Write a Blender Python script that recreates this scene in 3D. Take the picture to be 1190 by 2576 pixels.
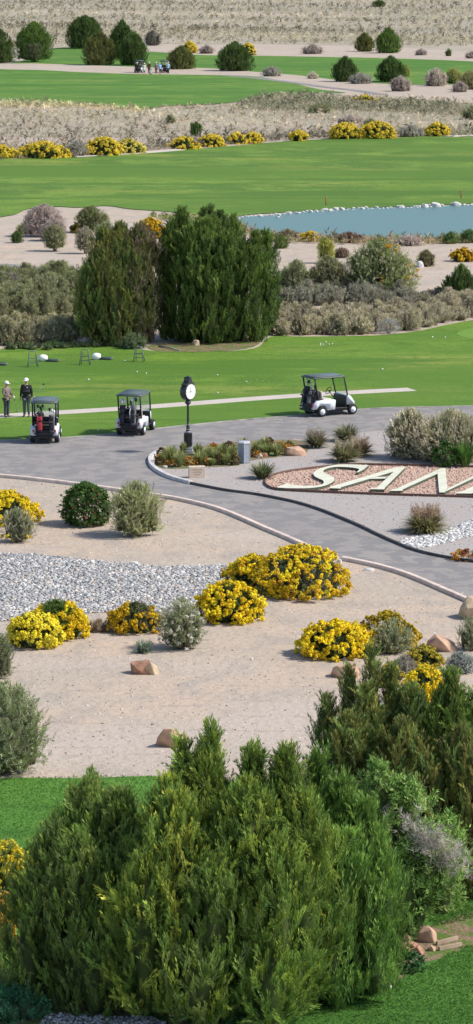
import bpy, bmesh, math, random
import numpy as np
from mathutils import Vector, Matrix
for o in list(bpy.data.objects): bpy.data.objects.remove(o)
rng = np.random.default_rng(7); random.seed(7)
PI = math.pi
# ------------------------------------------------------------------ camera, light, exposure
CAM_H = 22.0; FPX = 8500.0; IW, IH = 1190.0, 2576.0; PITCH = math.atan((IH/2+191)/FPX)
scene = bpy.context.scene
cd = bpy.data.cameras.new('camera'); cam = bpy.data.objects.new('camera', cd)
scene.collection.objects.link(cam); scene.camera = cam
cam.location = (0, 0, CAM_H); cam.rotation_euler = (PI/2-PITCH, 0, 0)
cd.sensor_fit = 'VERTICAL'; cd.sensor_height = 36; cd.sensor_width = 36; cd.lens = FPX/IH*36
cd.clip_start = 1; cd.clip_end = 20000
SUN_EL = math.radians(46); SUN_A = math.radians(8)
w = bpy.data.worlds.new('World'); scene.world = w; w.use_nodes = True
nt = w.node_tree; bg = nt.nodes['Background']; sky = nt.nodes.new('ShaderNodeTexSky')
sky.sky_type = 'NISHITA'; sky.sun_disc = False; sky.sun_elevation = SUN_EL; sky.sun_rotation = PI/2+SUN_A
sky.altitude = 1600; sky.air_density = .8; sky.dust_density = 3.0; sky.ozone_density = .3
nt.links.new(sky.outputs[0], bg.inputs[0]); bg.inputs[1].default_value = 0.15
sl = bpy.data.lights.new('sun', 'SUN'); sl.energy = 3.5; sl.angle = math.radians(5); sl.color = (1, .945, .875)
so = bpy.data.objects.new('sun', sl); scene.collection.objects.link(so)
sd = Vector((math.cos(SUN_EL)*math.cos(SUN_A), -math.cos(SUN_EL)*math.sin(SUN_A), math.sin(SUN_EL)))
so.rotation_euler = sd.to_track_quat('Z', 'Y').to_euler(); so.location = (60, 0, 80)
scene.view_settings.view_transform = 'Standard'; scene.view_settings.look = 'None'
scene.view_settings.exposure = 0.45; scene.view_settings.gamma = 1
# ------------------------------------------------------------------ projection helpers (photo pixel -> ground)
cp, sp = math.cos(PITCH), math.sin(PITCH)
def P(x, y, z=0.0):
    u = (x-IW/2)/FPX; v = -(y-IH/2)/FPX
    d = Vector((u, cp+v*sp, -sp+v*cp)); t = (CAM_H-z)/(-d.z)
    return Vector((d.x*t, d.y*t, z))
def S(y):
    v = -(y-IH/2)/FPX
    return FPX*(sp-v*cp)/CAM_H          # photo pixels per metre at that row
def dep(y): return math.atan(CAM_H/P(0, y).y)
# ------------------------------------------------------------------ object helpers
COL = scene.collection
def tag(o, label=None, cat=None, group=None, kind=None):
    if label: o['label'] = label
    if cat: o['category'] = cat
    if group: o['group'] = group
    if kind: o['kind'] = kind
    return o
def empty(name, loc, rz=0, label=None, cat=None, group=None):
    o = bpy.data.objects.new(name, None); COL.objects.link(o); o.location = loc
    o.rotation_euler = (0, 0, rz); o.empty_display_size = .2
    return tag(o, label, cat, group)
def link(name, me, mat, parent=None):
    o = bpy.data.objects.new(name, me); COL.objects.link(o)
    if mat: me.materials.append(mat)
    if parent: o.parent = parent
    return o
def kids(o): return [c for c in bpy.data.objects if c.parent == o]
def copy_tree(o, parent=None):
    c = o.copy(); COL.objects.link(c)
    if parent: c.parent = parent
    for ch in kids(o): copy_tree(ch, c)
    return c
def obj(name, bm, mat, parent=None, smooth=False, loc=None):
    me = bpy.data.meshes.new(name); bm.normal_update(); bm.to_mesh(me); bm.free()
    if smooth:
        for p in me.polygons: p.use_smooth = True
    o = link(name, me, mat, parent)
    if loc is not None: o.location = loc
    return o
def npmesh(name, V, F, C, mat, parent=None, smooth=False):
    me = bpy.data.meshes.new(name); n = len(F)
    me.vertices.add(len(V)); me.vertices.foreach_set('co', np.asarray(V, np.float32).ravel())
    me.loops.add(n*3); me.polygons.add(n)
    me.polygons.foreach_set('loop_start', np.arange(0, n*3, 3, dtype=np.int32))
    me.loops.foreach_set('vertex_index', np.asarray(F, np.int32).ravel())
    if smooth: me.polygons.foreach_set('use_smooth', np.ones(n, bool))
    me.update(calc_edges=True)
    if C is not None:
        a = me.color_attributes.new('tint', 'FLOAT_COLOR', 'POINT')
        a.data.foreach_set('color', np.hstack([np.clip(C, 0, 1), np.ones((len(C), 1))]).astype(np.float32).ravel())
    return link(name, me, mat, parent)
# ------------------------------------------------------------------ materials
def newmat(name):
    m = bpy.data.materials.new(name); m.use_nodes = True
    return m, m.node_tree.nodes, m.node_tree.links, m.node_tree.nodes['Principled BSDF']
def plain(name, c, rough=.6, metal=0, spec=.4, var=.08, vs=12, bump=0):
    m, N, L, b = newmat(name)
    b.inputs['Roughness'].default_value = rough; b.inputs['Metallic'].default_value = metal
    b.inputs['Specular IOR Level'].default_value = spec
    tc = N.new('ShaderNodeTexCoord'); n = N.new('ShaderNodeTexNoise'); n.inputs['Scale'].default_value = vs; n.inputs['Detail'].default_value = 5
    L.new(tc.outputs['Object'], n.inputs['Vector'])
    r = N.new('ShaderNodeValToRGB'); L.new(n.outputs['Fac'], r.inputs[0]); r.color_ramp.elements[0].position = .3; r.color_ramp.elements[1].position = .7
    r.color_ramp.elements[0].color = (*[v*(1-var) for v in c], 1); r.color_ramp.elements[1].color = (*[min(1, v*(1+var)) for v in c], 1)
    L.new(r.outputs[0], b.inputs['Base Color'])
    if bump:
        bp = N.new('ShaderNodeBump'); bp.inputs['Strength'].default_value = bump; bp.inputs['Distance'].default_value = .02
        L.new(n.outputs['Fac'], bp.inputs['Height']); L.new(bp.outputs[0], b.inputs['Normal'])
    return m
def tinted(name, rough=.7, trans=.25, nv=.25, ns=3.0, spec=.2, gain=1.0):
    """base colour from the per-vertex 'tint' attribute (a plain pigment variation) with a little noise"""
    m, N, L, b = newmat(name); out = N['Material Output']
    at = N.new('ShaderNodeAttribute'); at.attribute_name = 'tint'
    tc = N.new('ShaderNodeTexCoord'); n = N.new('ShaderNodeTexNoise'); n.inputs['Scale'].default_value = ns; n.inputs['Detail'].default_value = 3
    L.new(tc.outputs['Object'], n.inputs['Vector'])
    mr = N.new('ShaderNodeMapRange'); mr.inputs[1].default_value = .3; mr.inputs[2].default_value = .7
    mr.inputs[3].default_value = gain*(1-nv); mr.inputs[4].default_value = gain*(1+nv); L.new(n.outputs['Fac'], mr.inputs[0])
    mu = N.new('ShaderNodeVectorMath'); mu.operation = 'SCALE'; L.new(at.outputs['Color'], mu.inputs[0]); L.new(mr.outputs[0], mu.inputs['Scale'])
    b.inputs['Roughness'].default_value = rough; b.inputs['Specular IOR Level'].default_value = spec
    L.new(mu.outputs[0], b.inputs['Base Color'])
    if trans > 0:
        t = N.new('ShaderNodeBsdfTranslucent'); L.new(mu.outputs[0], t.inputs[0])
        mx = N.new('ShaderNodeMixShader'); mx.inputs[0].default_value = trans
        L.new(b.outputs[0], mx.inputs[1]); L.new(t.outputs[0], mx.inputs[2]); L.new(mx.outputs[0], out.inputs[0])
    return m
def ground_mat(name, layers, base, rough=.9, bump=.4, bscale=6, bdist=.05, stretch=(1, 1, 1), rot=0):
    """layers: (scale, detail, lo, hi, colour, (stretch)) mixed over base in world metres"""
    m, N, L, b = newmat(name)
    b.inputs['Roughness'].default_value = rough; b.inputs['Specular IOR Level'].default_value = .15
    tc = N.new('ShaderNodeTexCoord'); cur = None
    rgb = N.new('ShaderNodeRGB'); rgb.outputs[0].default_value = (*base, 1); cur = rgb.outputs[0]
    for i, l in enumerate(layers):
        sc, det, lo, hi, c = l[:5]; st = l[5] if len(l) > 5 else (1, 1, 1)
        mp = N.new('ShaderNodeMapping'); mp.inputs['Scale'].default_value = st; mp.inputs['Location'].default_value = (i*13.1, i*7.7, 0)
        mp.inputs['Rotation'].default_value = (0, 0, l[6] if len(l) > 6 else 0)
        L.new(tc.outputs['Object'], mp.inputs['Vector'])
        n = N.new('ShaderNodeTexNoise'); n.inputs['Scale'].default_value = sc; n.inputs['Detail'].default_value = det; n.inputs['Roughness'].default_value = .6
        L.new(mp.outputs[0], n.inputs['Vector'])
        mr = N.new('ShaderNodeMapRange'); mr.inputs[1].default_value = lo; mr.inputs[2].default_value = hi; L.new(n.outputs['Fac'], mr.inputs[0])
        mx = N.new('ShaderNodeMix'); mx.data_type = 'RGBA'; L.new(mr.outputs[0], mx.inputs[0]); L.new(cur, mx.inputs[6]); mx.inputs[7].default_value = (*c, 1)
        cur = mx.outputs[2]
    L.new(cur, b.inputs['Base Color'])
    n = N.new('ShaderNodeTexNoise'); n.inputs['Scale'].default_value = bscale; n.inputs['Detail'].default_value = 6; L.new(tc.outputs['Object'], n.inputs['Vector'])
    bp = N.new('ShaderNodeBump'); bp.inputs['Strength'].default_value = bump; bp.inputs['Distance'].default_value = bdist
    L.new(n.outputs['Fac'], bp.inputs['Height']); L.new(bp.outputs[0], b.inputs['Normal'])
    return m
M = {}
M['sand'] = ground_mat('sand', [(.22, 4, .42, .68, (.52, .405, .30)), (.9, 6, .48, .68, (.36, .312, .26), (1, .6, 1)), (.12, 5, .5, .62, (.47, .40, .33), (.5, 1, 1)), (1.5, 7, .56, .64, (.40, .335, .27), (.4, 1.5, 1), .3), (7, 4, .55, .75, (.34, .29, .24)), (26, 3, .60, .7, (.60, .54, .47)), (19, 3, .62, .7, (.30, .245, .20))], (.435, .368, .292), bump=.7, bscale=3.5, bdist=.09)
M['dg'] = ground_mat('decomposed granite', [(.3, 4, .45, .7, (.40, .34, .30)), (5, 5, .5, .8, (.29, .262, .24)), (28, 3, .62, .72, (.5, .46, .43))], (.385, .355, .325), bump=.5, bscale=5, bdist=.06)
M['asphalt'] = ground_mat('asphalt', [(.25, 4, .42, .7, (.26, .24, .222), (1, .5, 1)), (.35, 6, .54, .74, (.315, .285, .256), (1, .7, 1)), (.8, 5, .58, .72, (.262, .242, .222), (.3, 1.6, 1), .5), (.7, 5, .56, .74, (.31, .29, .275), (.25, 2.2, 1), -.35), (40, 3, .5, .75, (.33, .32, .31)), (1.1, 9, .495, .505, (.23, .22, .21)), (6, 4, .64, .68, (.15, .145, .14))], (.285, .262, .24), bump=.5, bscale=30, bdist=.01)
M['concrete'] = ground_mat('concrete', [(.6, 4, .4, .7, (.50, .44, .38)), (9, 4, .55, .75, (.38, .33, .29))], (.55, .49, .43), bump=.3, bscale=10, bdist=.01)
M['pink_gravel'] = ground_mat('pink gravel', [(6, 5, .45, .7, (.50, .33, .25)), (22, 3, .55, .66, (.62, .47, .38)), (15, 3, .62, .7, (.3, .19, .14))], (.53, .375, .29), bump=1, bscale=18, bdist=.05)
def lawn_mat(name, a, b_, c, dry, stripe=(.5, 5, .45, .65)):
    return ground_mat(name, [(.05, 3, .42, .58, b_, (1, 1.3, 1)), (.22, 5, .45, .62, c, (1, .6, 1), .5), (.07, 6, .54, .68, dry, (1, 2.0, 1), .3), (.5, 6, .50, .66, b_, (.7, 1.4, 1)), (2.2, 5, .50, .70, b_), (7, 4, .5, .66, c), (.028, 5, .50, .60, tuple((p*1.2+q)/2.2 for p, q in zip(b_, a)), (.5, 1.7, 1), .15), (.06, 6, .545, .60, tuple((p+q*.3)/1.3 for p, q in zip(b_, a)), (.35, 2.4, 1), -.1)], a, bump=.8, bscale=14, bdist=.05)
M['lawn'] = lawn_mat('lawn', (.125, .23, .028), (.075, .16, .022), (.155, .26, .033), (.24, .265, .06))
M['fairway'] = lawn_mat('fairway', (.135, .235, .032), (.07, .15, .026), (.175, .275, .045), (.26, .28, .06))
M['far_green'] = lawn_mat('far green', (.105, .22, .035), (.065, .16, .027), (.15, .26, .045), (.23, .28, .07))
M['near_lawn'] = lawn_mat('near lawn', (.08, .20, .03), (.058, .15, .024), (.105, .235, .036), (.15, .24, .05))
M['desert'] = ground_mat('desert', [(.03, 4, .4, .65, (.36, .315, .235), (.6, 1, 1)), (.012, 5, .5, .62, (.30, .275, .20), (.4, 1.6, 1)), (.3, 5, .5, .66, (.28, .255, .185)), (1.2, 4, .55, .7, (.46, .40, .31))], (.41, .355, .275), bump=.5, bscale=1, bdist=.2)
M['dirt'] = ground_mat('dirt', [(1.2, 5, .45, .7, (.19, .125, .08)), (9, 4, .5, .7, (.30, .22, .15)), (1.6, 6, .48, .56, (.10, .16, .035)), (5, 6, .52, .6, (.12, .17, .04))], (.24, .165, .11), bump=1, bscale=9, bdist=.06)
m, N, L, b = newmat('pond water'); M['water'] = m
b.inputs['Base Color'].default_value = (.105, .195, .17, 1); b.inputs['Roughness'].default_value = .35; b.inputs['Specular IOR Level'].default_value = .35; b.inputs['IOR'].default_value = 1.33
tc = N.new('ShaderNodeTexCoord'); mp = N.new('ShaderNodeMapping'); mp.inputs['Scale'].default_value = (.5, 1, 1); n = N.new('ShaderNodeTexNoise'); n.inputs['Scale'].default_value = 2.2; n.inputs['Detail'].default_value = 4
L.new(tc.outputs['Object'], mp.inputs[0]); L.new(mp.outputs[0], n.inputs['Vector'])
bp = N.new('ShaderNodeBump'); bp.inputs['Strength'].default_value = .35; bp.inputs['Distance'].default_value = .1; L.new(n.outputs['Fac'], bp.inputs['Height']); L.new(bp.outputs[0], b.inputs['Normal'])
m, N, L, b = newmat('windshield'); M['glass'] = m; tr = N.new('ShaderNodeBsdfTransparent'); tr.inputs[0].default_value = (.9, .94, .93, 1)
gl = N.new('ShaderNodeBsdfGlossy'); gl.inputs['Roughness'].default_value = .1; mx = N.new('ShaderNodeMixShader'); mx.inputs[0].default_value = .10
L.new(tr.outputs[0], mx.inputs[1]); L.new(gl.outputs[0], mx.inputs[2]); L.new(mx.outputs[0], N['Material Output'].inputs[0])
M['leaf'] = tinted('foliage', .7, .3, .18, 1.6, gain=1.2); M['scale_leaf'] = tinted('juniper foliage', .6, .25, .22, .9, gain=1.22)
M['petal'] = tinted('petals', .8, .25, .12, 5); M['stone'] = tinted('stones', .85, 0, .25, 9)
M['blade'] = tinted('grass blades', .6, .35, .2, 3)
M['bark'] = plain('bark', (.16, .12, .09), .9, var=.4, vs=14, bump=.8)
M['twig'] = plain('dead twigs', (.34, .30, .28), .9, var=.3)
M['sandstone'] = plain('sandstone', (.50, .32, .215), .9, var=.25, vs=3.5, bump=.8)
M['redrock'] = plain('red rock', (.36, .19, .12), .9, var=.35, vs=4, bump=.8)
M['tanrock'] = plain('tan rock', (.48, .37, .24), .9, var=.2, vs=4, bump=.7)
M['paleblock'] = plain('pale block', (.62, .50, .38), .85, var=.10, vs=9, bump=.5)
M['palerock'] = plain('pale rock', (.56, .54, .50), .9, var=.3, vs=1.5, bump=.6)
M['white'] = plain('white paint', (.72, .76, .80), .3, spec=.5, var=.03)
M['black'] = plain('black plastic', (.018, .018, .02), .5, var=.2)
M['rubber'] = plain('rubber', (.022, .022, .024), .85, var=.2)
M['roofgrey'] = plain('grey green plastic', (.085, .11, .105), .4, var=.06, vs=3)
M['seat'] = plain('cream vinyl', (.55, .50, .44), .6, var=.05)
M['metal'] = plain('grey metal', (.35, .36, .37), .4, .6)
M['iron'] = plain('black painted iron', (.02, .022, .025), .35, spec=.6, var=.2)
M['irongrey'] = plain('worn grey paint', (.30, .32, .34), .5, var=.2)
M['face'] = plain('clock face', (.80, .82, .76), .4, var=.02)
M['ink'] = plain('black ink', (.03, .03, .03), .6)
M['bin'] = plain('bin grey', (.27, .30, .335), .55, var=.12, vs=6); M['binlid'] = plain('bin lid', (.44, .46, .49), .5)
M['letter'] = plain('pale green paint', (.66, .66, .51), .6, var=.1, vs=2.5)
M['stand'] = plain('stand grey', (.16, .20, .17), .6)
M['mat'] = plain('tray', (.10, .115, .10), .8, var=.2)
M['tub'] = plain('white plastic', (.85, .85, .82), .4, var=.03)
M['kerblight'] = plain('pale kerb', (.66, .54, .45), .9, var=.2, vs=3, bump=.4)
M['kerbgrey'] = plain('grey kerb', (.56, .53, .50), .9, var=.2, vs=3, bump=.4)
M['kerbdull'] = plain('dull kerb', (.30, .285, .26), .9, var=.4, vs=2)
M['kerbdark'] = plain('dark kerb', (.085, .08, .08), .9, var=.3, vs=4)
M['steel'] = plain('rusty edging', (.14, .08, .06), .8, var=.3)
M['skin'] = plain('skin', (.50, .30, .21), .55, var=.06)
M['hair'] = plain('white hair', (.62, .60, .57), .8)
M['cap'] = plain('white cap', (.82, .82, .80), .7, var=.02)
M['jacket'] = plain('black cloth', (.018, .02, .022), .8, var=.2)
M['plaid'] = plain('brown grey cloth', (.22, .165, .15), .8, var=.3, vs=25)
M['trousers'] = plain('charcoal cloth', (.06, .065, .075), .85, var=.2)
M['jeans'] = plain('grey cloth', (.11, .12, .135), .85, var=.15)
M['blue'] = plain('light blue cloth', (.24, .42, .75), .8, var=.05)
M['shirtwhite'] = plain('white cloth', (.75, .73, .68), .8, var=.05)
M['maroon'] = plain('maroon cloth', (.12, .02, .035), .8)
M['cyan'] = plain('pale cyan cloth', (.40, .62, .66), .8)
M['bagred'] = plain('red nylon', (.42, .03, .04), .6, var=.15); M['bagblack'] = plain('black nylon', (.022, .022, .028), .6, var=.2)
M['baggrey'] = plain('grey nylon', (.14, .14, .15), .6, var=.2); M['bagwhite'] = plain('white nylon', (.7, .72, .70), .6)
M['lime'] = plain('lime plastic', (.50, .68, .18), .5)
M['wood'] = plain('old timber', (.36, .27, .19), .9, var=.3, vs=5, bump=.5)
# ------------------------------------------------------------------ mesh primitives
def box(bm, c, s, rot=None, bev=0):
    r = bmesh.ops.create_cube(bm, size=1); vs = r['verts']
    bmesh.ops.scale(bm, vec=s, verts=vs)
    if bev:
        es = list({e for v in vs for e in v.link_edges}); rr = bmesh.ops.bevel(bm, geom=es, offset=bev, segments=2, affect='EDGES', profile=.6)
        vs = list({v for f in rr['faces'] for v in f.verts} | {v for v in vs if v.is_valid})
        vs = [v for v in vs if v.is_valid]
    if rot is not None: bmesh.ops.rotate(bm, cent=(0, 0, 0), matrix=rot, verts=vs)
    bmesh.ops.translate(bm, vec=c, verts=vs)
def tube(bm, pts, rad, seg=8, cap=True):
    pts = [Vector(p) for p in pts]; n = len(pts)
    if not hasattr(rad, '__len__'): rad = [rad]*n
    rings = []
    for i, p in enumerate(pts):
        d = (pts[min(i+1, n-1)]-pts[max(i-1, 0)]).normalized()
        a = d.cross(Vector((0, 0, 1)) if abs(d.z) < .9 else Vector((1, 0, 0))).normalized(); b_ = d.cross(a)
        rings.append([bm.verts.new(p+(a*math.cos(2*PI*k/seg)+b_*math.sin(2*PI*k/seg))*rad[i]) for k in range(seg)])
    for i in range(n-1):
        for k in range(seg):
            bm.faces.new((rings[i][k], rings[i][(k+1) % seg], rings[i+1][(k+1) % seg], rings[i+1][k]))
    if cap: bm.faces.new(rings[0][::-1]); bm.faces.new(rings[-1])
def lathe(bm, prof, seg=16, axis='z', c=(0, 0, 0), sq=None):
    rings = []
    for r, h in prof:
        ring = []
        for k in range(seg):
            a = 2*PI*(k+.5)/seg; q = (r*math.cos(a), r*math.sin(a))
            v = (q[0], q[1], h) if axis == 'z' else (q[0], h, q[1])
            ring.append(bm.verts.new(Vector(v)+Vector(c)))
        rings.append(ring)
    for i in range(len(rings)-1):
        for k in range(seg): bm.faces.new((rings[i][k], rings[i][(k+1) % seg], rings[i+1][(k+1) % seg], rings[i+1][k]))
    bm.faces.new(rings[0][::-1]); bm.faces.new(rings[-1]); bmesh.ops.recalc_face_normals(bm, faces=bm.faces)
def prism(bm, poly, z0, z1):
    """poly: list of (x, y); vertical prism"""
    a = [bm.verts.new((p[0], p[1], z0)) for p in poly]; b_ = [bm.verts.new((p[0], p[1], z1)) for p in poly]
    n = len(poly)
    f = [bm.faces.new(b_), bm.faces.new(a[::-1])]
    for i in range(n): f.append(bm.faces.new((a[i], a[(i+1) % n], b_[(i+1) % n], b_[i])))
    bmesh.ops.recalc_face_normals(bm, faces=f)
def sideprism(bm, poly, y0, y1):
    """poly: list of (x, z) extruded across y"""
    a = [bm.verts.new((p[0], y0, p[1])) for p in poly]; b_ = [bm.verts.new((p[0], y1, p[1])) for p in poly]
    n = len(poly); f = [bm.faces.new(b_), bm.faces.new(a[::-1])]
    for i in range(n): f.append(bm.faces.new((a[i], a[(i+1) % n], b_[(i+1) % n], b_[i])))
    bmesh.ops.recalc_face_normals(bm, faces=f)
    return f
NB = bmesh.new
# ------------------------------------------------------------------ region helpers
def smooth_path(pts, closed=True, n=6):
    out = []; k = len(pts)
    for i in range(k if closed else k-1):
        p0 = pts[(i-1) % k] if closed or i > 0 else pts[0]; p1 = pts[i]; p2 = pts[(i+1) % k]
        p3 = pts[(i+2) % k] if closed or i+2 < k else pts[-1]
        for j in range(n):
            t = j/n; t2 = t*t; t3 = t2*t
            out.append(tuple(.5*((2*p1[c])+(-p0[c]+p2[c])*t+(2*p0[c]-5*p1[c]+4*p2[c]-p3[c])*t2+(-p0[c]+3*p1[c]-3*p2[c]+p3[c])*t3) for c in (0, 1)))
    if not closed: out.append(tuple(pts[-1]))
    return out
def gpoly(px, closed=True, n=5, z=0): return [tuple(P(x, y)[:2]) for x, y in smooth_path(px, closed, n)]
def sheet(name, px, mat, z, n=5, smooth=True):
    pts = gpoly(px, True, n) if smooth else [tuple(P(x, y)[:2]) for x, y in px]
    bm = NB(); f = bm.faces.new([bm.verts.new((p[0], p[1], z)) for p in pts]); bm.normal_update()
    if f.normal.z < 0: f.normal_flip()
    bmesh.ops.triangulate(bm, faces=[f])
    return tag(obj(name, bm, mat), kind='structure'), pts
def inside(poly, X, Y):
    poly = np.array(poly); r = np.zeros(len(X), bool); j = len(poly)-1
    for i in range(len(poly)):
        xi, yi = poly[i]; xj, yj = poly[j]
        c = ((yi > Y) != (yj > Y)) & (X < (xj-xi)*(Y-yi)/((yj-yi) if yj != yi else 1e-9)+xi); r ^= c; j = i
    return r
def scatter_in(poly, n, avoid=()):
    a = np.array(poly); lo = a.min(0); hi = a.max(0); X = rng.uniform(lo[0], hi[0], n*4); Y = rng.uniform(lo[1], hi[1], n*4)
    k = inside(poly, X, Y)
    for av in avoid: k &= ~inside(av, X, Y)
    X, Y = X[k][:n], Y[k][:n]
    return np.stack([X, Y, np.zeros(len(X))], 1)
def strip(name, px, wd, h, mat, z=0, n=6):
    pts = [Vector(p) for p in gpoly(px, False, n)]
    bm = NB(); rows = []
    for i, p in enumerate(pts):
        d = (pts[min(i+1, len(pts)-1)]-pts[max(i-1, 0)]).normalized(); q = Vector((-d.y, d.x))*wd/2
        rows.append([bm.verts.new((*(p+q*s), zz)) for s, zz in ((-1, z), (-1, z+h*.85), (-.8, z+h), (.8, z+h), (1, z+h*.85), (1, z))])
    for i in range(len(rows)-1):
        for k in range(5): bm.faces.new((rows[i][k], rows[i][k+1], rows[i+1][k+1], rows[i+1][k]))
    bm.faces.new(rows[0]); bm.faces.new(rows[-1]); bmesh.ops.recalc_face_normals(bm, faces=bm.faces)
    return obj(name, bm, mat)
# ------------------------------------------------------------------ leaf templates (V, F, colour factor)
def norm(a): return a/np.maximum(np.linalg.norm(a, axis=-1, keepdims=True), 1e-9)
def blade(b0, d, L, wd, up=np.array([0, 0, 1.])):
    d = norm(d); s = norm(np.cross(d, up+np.array([.01, .02, 0])+rng.normal(0, .5, 3)))*wd/2
    return np.array([b0, b0+d*L*.4+s, b0+d*L, b0+d*L*.4-s])
QF = np.array([[0, 1, 2], [0, 2, 3]])
def tpl_from(blades, cols=None):
    V = np.concatenate(blades); F = np.concatenate([QF+4*i for i in range(len(blades))])
    C = np.ones((len(V), 3)) if cols is None else np.repeat(np.array(cols), 4, 0)
    return V, F, C
def plume(n=18, L=.34, wd=.075, bend=.25, spread=.6):
    bl, co = [], []; a0 = rng.uniform(0, 6.28); bd = rng.uniform(-bend, bend)
    for i in range(n):
        t = .05+.85*i/n; c = np.array([bd*t*t, 0, t]); az = a0+2.4*i+rng.normal(0, .3)
        d = np.array([math.cos(az)*spread+bd*t, math.sin(az)*spread, .85]); l = L*(1.05-.6*t)*rng.uniform(.7, 1.2)
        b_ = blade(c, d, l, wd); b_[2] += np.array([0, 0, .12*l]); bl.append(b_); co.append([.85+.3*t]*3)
    bl.append(blade(np.array([bd*.6, 0, .75]), np.array([bd, 0, 1]), .35, wd)); co.append([1.15, 1.15, 1.1])
    return tpl_from(bl, co)
def spray(n=12, L=.3, wd=.09, spread=1.0):
    bl = []
    for i in range(n):
        t = rng.uniform(0, .8); az = rng.uniform(0, 6.28)
        bl.append(blade(np.array([0, 0, t])+rng.normal(0, .05, 3), np.array([math.cos(az)*spread, math.sin(az)*spread, .7]), L*rng.uniform(.6, 1.3), wd))
    return tpl_from(bl)
def leafy(n=9, L=.5, wd=.34):
    bl = []
    for i in range(n):
        d = rng.normal(0, 1, 3); d[2] = abs(d[2])*.6; bl.append(blade(rng.uniform(-.3, .3, 3)+[0, 0, .3], d, L*rng.uniform(.7, 1.2), wd))
    return tpl_from(bl)
def puff(n=16):
    bl = []
    for i in range(n):
        d = norm(rng.normal(0, 1, 3)); d[2] = abs(d[2])*1.1-.15; d = norm(d); c = d*rng.uniform(.45, .8)
        s = norm(np.cross(d, rng.normal(0, 1, 3))); t = np.cross(d, s); r = .42
        bl.append(np.array([c+s*r, c+t*r+d*.1, c-s*r, c-t*r+d*.1]))
    return tpl_from(bl)
def twigs(n=9):
    bl = []
    for i in range(n):
        az = rng.uniform(0, 6.28); b_ = blade(rng.uniform(-.1, .1, 3), np.array([math.cos(az)*.9, math.sin(az)*.9, rng.uniform(.1, 1)]), rng.uniform(.6, 1), .035); bl.append(b_)
    return tpl_from(bl)
def wisp(n=60, wd=.021):
    bl, co = [], []; bend = rng.uniform(.25, .55); fork = rng.uniform(-.25, .25)
    for i in range(n):
        t = rng.uniform(0, .95)**.9; r_ = .075*(1-t)+.012; az = rng.uniform(0, 6.28); side = fork*t if i % 3 == 0 else -fork*.6*t
        c = np.array([bend*t*t, side, t*(1-.25*bend*t)])+np.array([math.cos(az), math.sin(az), 0])*r_*rng.uniform(.2, 1)
        tg = np.array([2*bend*t, side*.8, 1.]); d = norm(tg)+np.array([math.cos(az)*.33, math.sin(az)*.33, 0])
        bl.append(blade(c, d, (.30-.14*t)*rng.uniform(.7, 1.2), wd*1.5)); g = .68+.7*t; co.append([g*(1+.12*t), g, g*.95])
    return tpl_from(bl, co)
def archblade():
    V = []; lean = rng.uniform(.2, .9)
    for i, t in enumerate((0, .35, .7, 1)):
        c = np.array([lean*t*t, 0, t*(1-.35*lean*t)]); wd = (.03, .035, .025, .003)[i]
        V += [c+[0, wd, 0], c-[0, wd, 0]]
    F = []
    for i in range(3): a = 2*i; F += [[a, a+1, a+3], [a, a+3, a+2]]
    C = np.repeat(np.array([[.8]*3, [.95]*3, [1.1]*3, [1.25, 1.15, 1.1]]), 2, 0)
    return np.array(V), np.array(F), C
def icostone(sub=1):
    bm = NB(); bmesh.ops.create_icosphere(bm, subdivisions=sub, radius=1)
    V = np.array([v.co[:] for v in bm.verts]); F = np.array([[v.index for v in f.verts] for f in bm.faces]); bm.free()
    V = V*rng.uniform(.75, 1.15, (len(V), 1)); V[:, 2] *= .6
    return V, F, np.ones((len(V), 3))
T = dict(sagey=[plume(14, .34, .06, .3, .6) for _ in range(8)], wisp=[wisp() for _ in range(10)], plume=[plume() for _ in range(8)], fine=[plume(22, .3, .05, .45, .7) for _ in range(8)], coarse=[plume(8, .5, .2, .2, .55) for _ in range(6)],
         spray=[spray() for _ in range(8)], thin=[spray(16, .34, .085, .8) for _ in range(8)], leafy=[leafy() for _ in range(8)], puff=[puff() for _ in range(5)],
         bigspray=[spray(8, .55, .26) for _ in range(8)], twigs=[twigs() for _ in range(6)], arch=[archblade() for _ in range(8)], tuft=[spray(12, .55, .15, .8) for _ in range(8)], stone=[icostone() for _ in range(8)])
def frames(D, roll=None):
    D = norm(D); n = len(D); r = rng.normal(0, 1, (n, 3)) if roll is None else roll
    X = norm(np.cross(D, r)); Y = np.cross(D, X)
    return np.stack([X, Y, D], 2)
def instance(tpls, pos, R, sc, tint):
    n = len(pos); sc = np.asarray(sc); sc = sc[:, None] if sc.ndim == 1 else sc
    which = rng.integers(0, len(tpls), n); VS, FS, CS = [], [], []; off = 0
    for k, (V, F, C) in enumerate(tpls):
        ix = np.where(which == k)[0]
        if not len(ix): continue
        v = V[None]*sc[ix][:, None, :]; v = np.einsum('nij,nkj->nki', R[ix], v)+pos[ix][:, None]
        c = C[None]*tint[ix][:, None]
        f = F[None]+(np.arange(len(ix))*len(V))[:, None, None]+off
        VS.append(v.reshape(-1, 3)); FS.append(f.reshape(-1, 3)); CS.append(c.reshape(-1, 3)); off += len(ix)*len(V)
    return np.concatenate(VS), np.concatenate(FS), np.concatenate(CS)
def merge(parts):
    V, F, C = [], [], []; o = 0
    for v, f, c in parts: V.append(v); F.append(f+o); C.append(c); o += len(v)
    return np.concatenate(V), np.concatenate(F), np.concatenate(C)
def palette(cols, n, jit=.15):
    cols = np.array(cols); return cols[rng.integers(0, len(cols), n)]*rng.normal(1, jit, (n, 1)).clip(.5, 1.6)
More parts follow.
